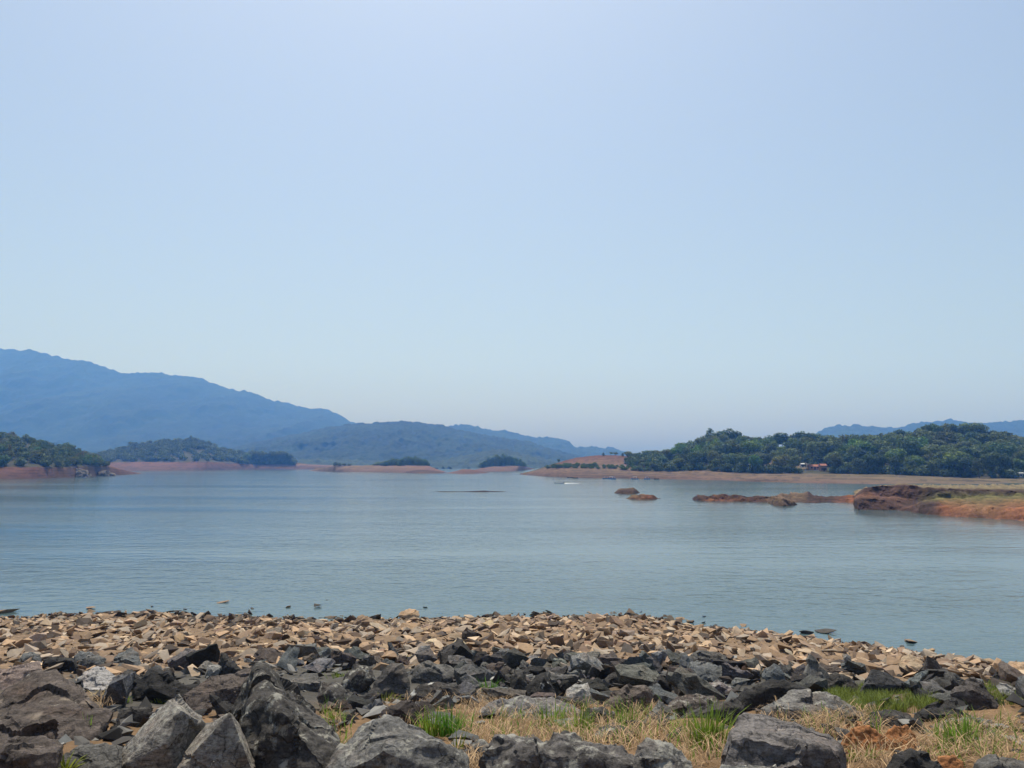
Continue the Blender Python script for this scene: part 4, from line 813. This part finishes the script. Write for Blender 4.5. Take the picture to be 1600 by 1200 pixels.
hero('tilted blue-grey slab below the dark slab edge', [(1075, 1050), (1077, 1033), (1110, 1034), (1135, 1048), (1143, 1064), (1120, 1062), (1095, 1054)], [(1080, 1040, 0.6)], None, 1.2, 0.5, BL, res=3)
hero('pinkish grey pyramid below the blue-grey slab', [(1095, 1082), (1105, 1068), (1122, 1061), (1140, 1074), (1152, 1086), (1120, 1092)], [(1122, 1070, 0.3)], None, 0.7, 0.6, (0.15, 0.128, 0.125), 'lichen')
hero('broad tan slab high in the rubble near the right edge', [(1402, 1048), (1412, 1026), (1430, 1030), (1458, 1044), (1466, 1048), (1440, 1054)], [(1420, 1040, 0.3)], None, 1.4, 0.6, (0.33, 0.25, 0.17), 'tan', res=3)
hero('black-faced block in the tan rubble, left of centre', [(552, 976), (558, 964), (566, 960), (582, 966), (586, 974), (572, 980), (558, 980)], [(560, 970, 0.1), (580, 971, 0.1)], None, 0.9, 0.8, (0.24, 0.17, 0.115), 'tan', name='stone', cat='stone', res=2)
hero('black-faced cube in the tan rubble at the centre', [(721, 1000), (722, 988), (732, 984), (744, 988), (746, 1002), (734, 1005)], [(728, 990, 0.2)], None, 0.4, 0.8, (0.06, 0.05, 0.045), 'tan', name='stone', cat='stone', res=2)
hero('wide tan block on the water line left of centre', [(622, 962), (628, 955), (640, 951), (654, 954), (656, 962), (650, 968), (632, 966)], [(645, 960, 0.2)], None, 0.9, 0.8, (0.40, 0.28, 0.18), 'tan', name='stone', cat='stone', res=2)
hero('low dark slab breaking through the straw above the long black boulder', [(925, 1150), (940, 1136), (968, 1132), (990, 1142), (985, 1154), (950, 1158)], [(955, 1142, 0.5)], None, 0.9, 0.6, DK, 'lichen')
hero('weathered grey slab in the straw left of the long black boulder', [(722, 1180), (735, 1160), (756, 1156), (768, 1166), (764, 1190), (740, 1196)], [(745, 1168, 0.5)], None, 0.8, 0.6, GR, 'lichen')
hero('dark rock half sunk in the straw behind the right-hand green tuft', [(1470, 1152), (1484, 1140), (1508, 1138), (1524, 1148), (1518, 1156), (1490, 1160)], [], None, 0.9, 0.6, DK)
hero('dark slab at the foot of the turf beside the orange clods', [(1345, 1128), (1360, 1112), (1392, 1108), (1424, 1118), (1430, 1128), (1390, 1136)], [(1390, 1118, 0.5)], None, 0.9, 0.6, DK)
# orange soil clods
CL = (0.30, 0.135, 0.055)
for lab, ol in [('crumbly orange clod of soil, the left of the pair', [(1312, 1178), (1318, 1150), (1335, 1137), (1358, 1136), (1374, 1150), (1378, 1172), (1350, 1184)]), ('crumbly orange clod of soil, the right of the pair', [(1375, 1168), (1380, 1146), (1398, 1134), (1416, 1134), (1432, 1148), (1434, 1168), (1405, 1176)]), ('low orange soil mound by the black rounded boulder', [(1455, 1200), (1470, 1184), (1490, 1180), (1505, 1190), (1512, 1215), (1470, 1220)]), ('smaller orange soil lump behind the left clod', [(1318, 1138), (1328, 1128), (1345, 1126), (1352, 1136), (1335, 1142)])]:
    hero(lab, ol, [], None, 0.7, 0.6, CL, 'soil', 0.055, 'soil_clod', 'soil clod', 0.0, res=3.2, sharp=3.0)

def blocked(px, py, mx=0, my=3):
    for a, b2, c, d in HB:
        if a - mx < px < b2 + mx and c - 2 < py < d + my: return True
    return False
def rand_pts(r, a, b2, c, n=13):
    d = r.normal(size=(n, 3)); d /= np.abs(d).max(1)[:, None] ** 0.75 * np.linalg.norm(d, axis=1)[:, None] ** 0.25
    return d * np.array([a, b2, c]) * (0.75 + 0.35 * r.random((n, 1)))
DARKV = []; r_ = np.random.default_rng(77)
for i in range(26):
    sh = r_.random(); pts = rand_pts(r_, 0.5, 0.5 * (0.45 + 0.45 * r_.random()), 0.5 * (0.2 + 0.4 * sh), 8 + i % 5)
    DARKV.append(rock_mesh('stone', pts, 0.10, 0.022, i * 3.7, 0, 0.4, 0.4, 0.0, chip=0.11))
TANV = []
for i in range(30):
    pts = rand_pts(r_, 0.5, 0.5 * (0.55 + 0.4 * r_.random()), 0.5 * (0.18 + 0.40 * r_.random()), 8 + i % 5)
    bm = hull_bm(pts); bmesh.ops.bevel(bm, geom=bm.edges[:], offset=0.012, segments=1, affect='EDGES') if i % 2 else None
    for f_ in bm.faces: f_.smooth = False
    me = bpy.data.meshes.new('stone'); bm.to_mesh(me); bm.free(); TANV.append(me)
def stone(me, X, Y, size, col, m, label, group, sink=0.25, tilt=0.45, name='stone', z=None):
    if not me.materials: me.materials.append(M[m])
    o = bpy.data.objects.new(name, me); COL.objects.link(o)
    zz = zq(X, Y) if z is None else z
    zh = max(v.co.z for v in me.vertices) if 'zh' not in me else me['zh']; me['zh'] = zh
    s = size * random.uniform(0.9, 1.1)
    o.scale = (s, s * random.uniform(0.8, 1.15), s * (random.uniform(0.8, 1.2) if name == 'riprap_rock' else random.uniform(0.55, 1.0)))
    o.location = (X, Y, zz + s * zh * (1 - 2 * sink)); o.rotation_euler = (random.gauss(0, tilt * 0.6), random.gauss(0, tilt * 0.6), random.uniform(0, 6.28))
    o.color = (*col, 1); tag(o, label, 'stone', group); return o
def jit(c, s=0.15):
    k = 1 + random.uniform(-s, s) * 1.6
    return tuple(max(0.01, v * k * (1 + random.uniform(-s, s) * 0.35)) for v in c)
# dark riprap stones
pts = []; tries = 0
while len(pts) < 300 and tries < 40000:
    tries += 1
    Y = random.uniform(5.2, 14.2); X = random.uniform(-0.67 * Y - 0.25, 0.67 * Y + 0.25)
    b0 = float(bound(X, Y)) + random.gauss(-0.1, 0.45)
    if Y > b0: continue
    size = random.choice([0.3, 0.36, 0.42, 0.5, 0.6]) * random.uniform(0.85, 1.15)
    p = np.array([X, Y, zq(X, Y) + size * 0.15]); px, py = proj(p)
    if blocked(px, py) or py > 1122 or py > 1088 and size > 0.40: continue
    if Y < 8.0 and (700 < px < 1060 and py > 1085 or px > 1480 and py > 1085 or 1285 < px < 1466 and py > 1066): continue
    if any((X - a) ** 2 + (Y - b2) ** 2 < (0.36 * (size + c)) ** 2 for a, b2, c in pts): continue
    pts.append((X, Y, size))
for X, Y, size in pts:
    c = random.choice([GR, GR, BL, BL, DK, LG, BR, BLK, (0.17, 0.172, 0.17)])
    px, py = proj(np.array([X, Y, zq(X, Y) + 0.1]))
    lx, ly, ln = min(LM, key=lambda q: (q[0] - px) ** 2 + 2.5 * (q[1] - py) ** 2)
    rel = ('left of' if px < lx else 'right of') if abs(px - lx) > 1.3 * abs(py - ly) else ('beyond' if py < ly else 'in front of')
    cw = {GR: 'grey', BL: 'blue-grey', DK: 'dark grey', LG: 'pale grey', BR: 'brown-grey', BLK: 'black'}.get(c, 'mid grey')
    zw = 'small' if size < 0.36 else 'medium' if size < 0.5 else 'large'
    o = stone(random.choice(DARKV), X, Y, size, jit(c), 'rock', f'{zw} {cw} riprap rock {rel} the {ln}', 'riprap rocks between the boulders and the tan rubble', 0.12, name='riprap_rock'); o['category'] = 'rock'
print('dark stones', len(pts), tries)
# tan rubble: the larger stones one by one
TANC = [(0.36, 0.245, 0.155), (0.40, 0.285, 0.185), (0.33, 0.225, 0.145), (0.29, 0.205, 0.14), (0.46, 0.35, 0.245), (0.25, 0.175, 0.125), (0.31, 0.25, 0.195)]
pts = []; tries = 0
while len(pts) < 285 and tries < 40000:
    tries += 1
    Y = random.uniform(9.0, 26.8); X = random.uniform(-0.67 * Y - 0.25, 0.67 * Y + 0.25)
    if Y < float(bound(X, Y)) + random.gauss(0.0, 0.7): continue
    z = zq(X, Y)
    if z < -0.10 * random.random(): continue
    size = random.choice([0.26, 0.3, 0.34, 0.4, 0.46, 0.56]) * random.uniform(0.85, 1.1) * (0.72 if Y < 14 else 1)
    px, py = proj(np.array([X, Y, z + 0.1]))
    if blocked(px, py, 2, 3): continue
    if any((X - a) ** 2 + (Y - b2) ** 2 < (0.45 * (size + c)) ** 2 for a, b2, c in pts): continue
    pts.append((X, Y, size))
for X, Y, size in pts:
    dkst = random.random() < 0.16
    c = (0.10, 0.08, 0.065) if dkst else random.choice(TANC)
    cw = 'dark brown' if dkst else 'pale tan' if c[0] > 0.38 else 'brown' if c[0] < 0.27 else 'tan'
    zw = 'small' if size < 0.3 else 'medium' if size < 0.42 else 'large'
    px, py = proj(np.array([X, Y, zq(X, Y) + 0.1])); b0 = float(bound(X, Y)); fr = (Y - b0) / max(26 - b0, 1)
    if zq(X, Y) < 0.18: at_ = 'at the water line'
    else: at_ = 'low in the rubble' if fr < 0.33 else 'midway in the rubble' if fr < 0.66 else 'high in the rubble'
    ln = min([q for q in LM if q[1] < 1075], key=lambda q: abs(q[0] - px))[2]
    if zq(X, Y) < 0.09: c = tuple(v * 0.45 for v in c); cw = 'wet ' + cw
    stone(random.choice(TANV), X, Y, size, jit(c), 'tan', f'{zw} {cw} stone {at_}, straight beyond the {ln}', 'stones of the tan shore rubble', 0.15)
print('tan stones', len(pts), tries)
for lab, ol, sl in [('pale rock outcrop on the promontory shore, the larger left one', [(108, 745.5), (112, 739), (122, 733), (131, 735), (140, 739), (145, 744.6), (125, 746.2)], 279), ('pale rock outcrop on the promontory shore, the smaller right one', [(152, 743.5), (156, 737), (164, 735.5), (172, 738), (179, 742.6), (165, 744.4)], 306)]:
    hero(lab, ol, [(ol[2][0], ol[2][1] + 4, 0.2)], sl, 0.9, 0.5, (0.17, 0.135, 0.10), 'pale', 0.10, 'rock_outcrop', 'outcrop', res=0.9)
# the rest of the rubble, and chips between the riprap
def scatter(name, n, fy, fs, cols, label, cat, ok):
    V = []; Fs = []; C = []; r = np.random.default_rng(len(name)); base = []; off = 0
    for me in TANV[::2]:
        co = np.array([v.co[:] for v in me.vertices]); base.append((co, [list(p.vertices) for p in me.polygons]))
    for i in range(n):
        Y = fy(r); X = r.uniform(-0.70 * Y - 0.8, 0.70 * Y + 0.8)
        if not ok(X, Y, r): continue
        co, fc = base[r.integers(len(base))]; s = fs(r)
        an = r.uniform(0, 6.28); e = Matrix.Rotation(an, 3, 'Z') @ Matrix.Rotation(r.normal() * 0.35, 3, 'X') @ Matrix.Rotation(r.normal() * 0.35, 3, 'Y')
        c = (co * s * np.array([1, r.uniform(.7, 1.1), r.uniform(.5, 1.0)])) @ np.array(e).T + np.array([X, Y, zq(X, Y) + s * 0.16])
        k = np.array(cols[r.integers(len(cols))]) * r.uniform(0.7, 1.25) * (0.42 if zq(X, Y) < 0.11 + 0.06 * r.normal() else 1)
        V.append(c); C.append(np.repeat(k[None], len(c), 0)); Fs += [tuple(off + q for q in f_) for f_ in fc]; off += len(c)
    me = mesh(name, np.concatenate(V), Fs, False, np.concatenate(C)); o = obj(name, me, M['gravel']); tag(o, label, cat, None, 'stuff'); return o
scatter('rubble', 15000, lambda r: 9.0 + 18.0 * r.random() ** 0.85, lambda r: 0.04 + 0.40 * r.random() ** 3.2, TANC + [(0.33, 0.27, 0.21), (0.27, 0.225, 0.18), (0.11, 0.08, 0.06), (0.07, 0.055, 0.045), (0.20, 0.14, 0.10)], 'small tan rubble covering the shore down to the water', 'rubble',
        lambda X, Y, r: Y > float(bound(X, Y)) + r.normal() * 0.75 and zq(X, Y) > -0.06 - 0.10 * r.random() ** 3 + 0.08 * float(vnoise(np.array([X * 0.8, Y * 0.8, 1.0]))))
scatter('stone_chips', 2600, lambda r: 5.0 + 9 * r.random(), lambda r: 0.06 + 0.20 * r.random() ** 2, [GR, BL, DK, LG, BR, BLK], 'dark stone chips filling the gaps between riprap stones', 'stone chips',
        lambda X, Y, r: Y < float(bound(X, Y)) + 0.3 + 0.9 * r.normal() and not (Y < 8 and -1.2 < X < 1.9 and r.random() < 0.75))
# stones standing in the shallows
for (x, y, wpx, lab) in [(10, 957, 34, 'flat tan stone at the water edge, far left'), (140, 951, 22, 'low stones awash near the left end of the shore'), (238, 948, 6, 'tiny dark stone in the water on the left'), (276, 955, 16, 'dark stone just off the rubble on the left'), (290, 952, 10, 'pale stone beside a dark one off the rubble'), (347, 941, 19, 'largest stone standing out in the water on the left'), (393, 951, 14, 'black stone awash right of the large standing stone'), (450, 949, 10, 'small pale stone in the shallows, centre-left'), (496, 948, 14, 'black pointed stone in the shallows, centre-left'), (511, 938, 7, 'small dark stone farthest out in the water'), (664, 949, 9, 'small dark stone in the water at the centre'), (1064, 967, 18, 'tan stone on the water line, right of centre'), (1098, 963, 11, 'small dark stone in the water, right of centre'), (1160, 978, 18, 'pointed stone at the water edge on the right'), (1292, 987, 34, 'long flat dark stone lying in the water on the right'), (1427, 1003, 26, 'flat tan stone standing off the shore, far right'), (1260, 990, 22, 'dark block at the water line on the right'), (1410, 1012, 16, 'dark stone below the flat tan stone, far right')]:
    p = PW(x, y); s = wpx * p[1] / F
    o = stone(TANV[(int(x) * 7) % 30], p[0], p[1], s, (0.06, 0.055, 0.05) if ('dark' in lab or 'black' in lab) else (0.24, 0.17, 0.115), 'tan', lab, None, 0.3, 0.15, z=0.0)

# ------------------------------------------------------------------ grass
def blades(spots, rr, seg=3):
    """spots: (x, y, z, length, width, lean direction, lean amount)"""
    n = len(spots); A = np.array(spots); V = np.zeros((n, (seg + 1) * 2, 3)); t_ = np.linspace(0, 1, seg + 1)
    dx, dy = np.cos(A[:, 5]), np.sin(A[:, 5]); wx_, wy_ = -dy, dx
    for k, t0 in enumerate(t_):
        hl = A[:, 3] * t0 * np.cos(np.minimum(A[:, 6] * np.maximum(t0, 0.5 * (A[:, 6] > 1.1)), 1.6)); ho = A[:, 3] * t0 * np.sin(np.minimum(A[:, 6] * (0.35 + 0.65 * t0), 1.55))
        w = A[:, 4] * (1 - t0 ** 1.6 * 0.92) * 0.5
        for j, sg in enumerate((-1, 1)):
            V[:, k * 2 + j, 0] = A[:, 0] + dx * ho + wx_ * w * sg; V[:, k * 2 + j, 1] = A[:, 1] + dy * ho + wy_ * w * sg; V[:, k * 2 + j, 2] = A[:, 2] + hl
    b0 = np.arange(n)[:, None] * (seg + 1) * 2; Fq = []
    for k in range(seg): Fq.append(np.stack([b0[:, 0] + 2 * k, b0[:, 0] + 2 * k + 1, b0[:, 0] + 2 * k + 3, b0[:, 0] + 2 * k + 2], -1))
    return V.reshape(-1, 3), np.concatenate(Fq)
def tuft(px, py, wpx, hpx, n, m, label, lean=0.35, name='grass_tuft', cat='grass tuft', bw=0.011):
    Y = GY(px, py); s = Y / F; sp = []
    base = P(px, py, Y)
    for i in range(n):
        x = random.gauss(0, 0.24) * wpx * s; y = random.gauss(0, 0.10) * wpx * s
        z = zq(base[0] + x, base[1] + y) - base[2]
        sp.append((x, y, z + 0.0, hpx * s * random.uniform(0.45, 1.1), bw * random.uniform(0.6, 1.3), math.atan2(y, x) + random.gauss(0, 0.7), abs(random.gauss(lean, 0.25))))
    V, Fq = blades(sp, random); o = obj(name, mesh(name, V, Fq), M[m], None, base); tag(o, label, cat); return o
tuft(672, 1152, 36, 44, 70, 'grass', 'green grass tuft behind the lichen-flecked boulder, its left half')
tuft(705, 1152, 44, 50, 90, 'grass', 'tall green grass tuft behind the lichen-flecked boulder, its right half')
tuft(1104, 1166, 62, 68, 130, 'grass', 'tall bright green tuft left of the big flat-topped boulder')
tuft(1496, 1172, 62, 56, 120, 'grass', 'green tuft in the straw near the right edge')
tuft(136, 1160, 9, 48, 14, 'grass', 'few upright green blades beside the veined boulder', 0.12)
tuft(868, 1138, 50, 44, 60, 'grass', 'thin green tuft in the straw at the centre')
tuft(905, 1148, 50, 48, 60, 'grass', 'green tuft right of the thin one, behind the long black boulder')
tuft(978, 1140, 46, 48, 60, 'grass', 'green and dry tuft at the right end of the straw patch')
tuft(765, 1085, 36, 26, 70, 'grass', 'green tuft under the bright white stone')
tuft(1375, 1134, 34, 26, 50, 'grass', 'small green tuft behind the orange clods')
tuft(1400, 1168, 40, 24, 50, 'weed', 'yellow-green weeds between the orange clods', 0.6)
tuft(1345, 1196, 40, 34, 50, 'weed', 'yellow-green weeds in front of the left orange clod', 0.5)
tuft(1450, 1090, 18, 14, 60, 'grass', 'bright green weed at the right end of the turf', 0.7)
tuft(196, 1098, 16, 12, 40, 'weed', 'yellow-green weeds before the black faceted boulder', 0.8)
tuft(250, 1100, 20, 13, 40, 'weed', 'yellow-green weeds at the foot of the left pyramid', 0.8)
tuft(168, 1092, 34, 22, 80, 'straw', 'dry straw tuft on the shoulder of the veined boulder', 0.8, 'straw_tuft', 'dry grass', 0.008)
tuft(525, 1130, 26, 22, 60, 'weed', 'yellow-green weeds right of the peaked boulder', 0.8)
tuft(524, 1180, 26, 26, 60, 'weed', 'leafy weeds at the foot of the peaked boulder', 0.8)
tuft(604, 1098, 30, 18, 50, 'weed', 'weeds between layered pyramid and white-patched rock', 0.8)
tuft(662, 1088, 10, 16, 20, 'weed', 'small weed growing on the white-patched rock', 0.4)
tuft(530, 1060, 26, 14, 60, 'weed', 'weeds right of the flat overhanging slab', 0.8)
tuft(590, 1025, 22, 10, 50, 'weed', 'weeds left of the thin upright splinter', 0.8)
tuft(640, 1030, 18, 10, 40, 'weed', 'weeds right of the thin upright splinter', 0.8)
tuft(100, 1215, 24, 36, 30, 'weed', 'yellow-green leaves at the bottom left corner', 0.7, bw=0.02)
tuft(8, 1078, 22, 14, 40, 'weed', 'weeds at the left edge above the veined boulder', 0.8)
tuft(875, 1075, 14, 14, 40, 'weed', 'weeds between white-blotched rock and white-faced block', 0.8)
tuft(715, 1185, 14, 42, 16, 'weed', 'few yellow-green blades right of the lichen-flecked boulder', 0.25)
# straw and short turf by area (pixel polygons on the ground)
def area(name, boxes, m, label, cat, length, lean, width, lift):
    sp = []
    for (x0, x1, y0, y1, n) in boxes:
        for i in range(n):
            px = random.uniform(x0, x1); py = random.uniform(y0, y1)
            ex = 2 * abs((px - x0) / (x1 - x0) - 0.5); ey = 2 * abs((py - y0) / (y1 - y0) - 0.5)
            if ex * ex + ey * ey > random.uniform(0.55, 1.4) or random.random() > 0.62 + 0.9 * float(vnoise(np.array([px / 23, py / 11, 3.3]))): continue
            Y = GYtab(px, py); p = P(px, py, Y)
            sp.append((p[0], p[1], zq(p[0], p[1]) + random.random() * lift, length * random.uniform(0.5, 1.5), width * random.uniform(0.6, 1.4), random.uniform(0, 6.28), random.uniform(*lean)))
    V, Fq = blades(sp, random, 3); o = obj(name, mesh(name, V, Fq), M[m]); tag(o, label, cat, None, 'stuff')
_gx = np.arange(0, 1601, 40); _gy = np.arange(1000, 1241, 10); _gt = np.array([[GY(x, y) for x in _gx] for y in _gy])
def GYtab(px, py):
    i = min(max((py - 1000) / 10, 0), len(_gy) - 1.01); j = min(max(px / 40, 0), len(_gx) - 1.01); a, b2 = int(i), int(j); u, v = i - a, j - b2
    return (_gt[a, b2] * (1 - v) + _gt[a, b2 + 1] * v) * (1 - u) + (_gt[a + 1, b2] * (1 - v) + _gt[a + 1, b2 + 1] * v) * u
area('dry_grass', [(720, 1070, 1105, 1185, 4200), (660, 800, 1085, 1130, 1100), (1190, 1380, 1112, 1160, 2200), (1040, 1140, 1140, 1215, 1000), (1440, 1610, 1125, 1215, 2400), (1290, 1480, 1160, 1220, 900), (150, 190, 1085, 1112, 160), (495, 545, 1110, 1200, 350), (700, 770, 1150, 1220, 600), (590, 660, 1090, 1150, 250)], 'straw', 'matted dry straw between the boulders', 'dry grass', 0.15, (1.15, 1.57), 0.0055, 0.05)
area('short_grass', [(1286, 1466, 1074, 1116, 16000), (1525, 1605, 1070, 1104, 2500), (1290, 1420, 1082, 1106, 5000)], 'short', 'patch of short yellowish green turf right of centre', 'turf', 0.085, (0.2, 0.9), 0.007, 0.0)
area('green_grass', [(740, 1070, 1105, 1175, 900), (1200, 1380, 1118, 1165, 260), (1440, 1610, 1125, 1215, 700), (1040, 1130, 1130, 1200, 400), (640, 740, 1135, 1160, 400), (500, 550, 1100, 1200, 200)], 'grass', 'loose green blades growing through the straw', 'grass', 0.14, (0.2, 0.9), 0.008, 0.0)

# ------------------------------------------------------------------ tell equal labels apart by their order in view
bpy.context.view_layer.update()
same = {}
for o in S.objects:
    if o.parent is None and o.get('label') and o.get('kind') is None: same.setdefault(o['label'], []).append(o)
for lab, os_ in same.items():
    os_.sort(key=lambda o: proj(np.array(o.matrix_world.translation))[0]); n = len(os_)
    if n < 2 or len(lab.split()) > 14: continue
    w_ = {2: ['left one', 'right one'], 3: ['left one', 'middle one', 'right one']}.get(n, ['leftmost', 'second from left', 'third from left', 'fourth from left', 'fifth from left', 'sixth from left', 'seventh from left', 'eighth from left', 'ninth from left', 'tenth from left'][:n])
    if len(lab.split()) + max(len(q.split()) for q in w_) > 16 or n > 10: continue
    for o, q in zip(os_, w_): o['label'] = lab + ', ' + q

# ------------------------------------------------------------------ haze
bm = bmesh.new(); box(bm, -3000, 3000, -200, 2990, -4.6, 395); me = bpy.data.meshes.new('haze'); bm.to_mesh(me); bm.free()
hz = bpy.data.materials.new('haze_air'); hz.use_nodes = True; t = hz.node_tree; t.nodes.clear()
pv = t.nodes.new('ShaderNodeVolumePrincipled'); pv.inputs['Color'].default_value = (*HAZE_COLOR, 1); pv.inputs['Absorption Color'].default_value = (1, 1, 1, 1)
pv.inputs['Density'].default_value = HAZE_DENSITY; pv.inputs['Anisotropy'].default_value = 0.3
out = t.nodes.new('ShaderNodeOutputMaterial'); t.links.new(pv.outputs[0], out.inputs['Volume'])
ho = obj('haze', me, hz); tag(ho, 'pale blue haze hanging over the whole lake', 'haze', None, 'stuff')
print('tris', sum(len(me.loops) - 2 * len(me.polygons) for me in bpy.data.meshes))
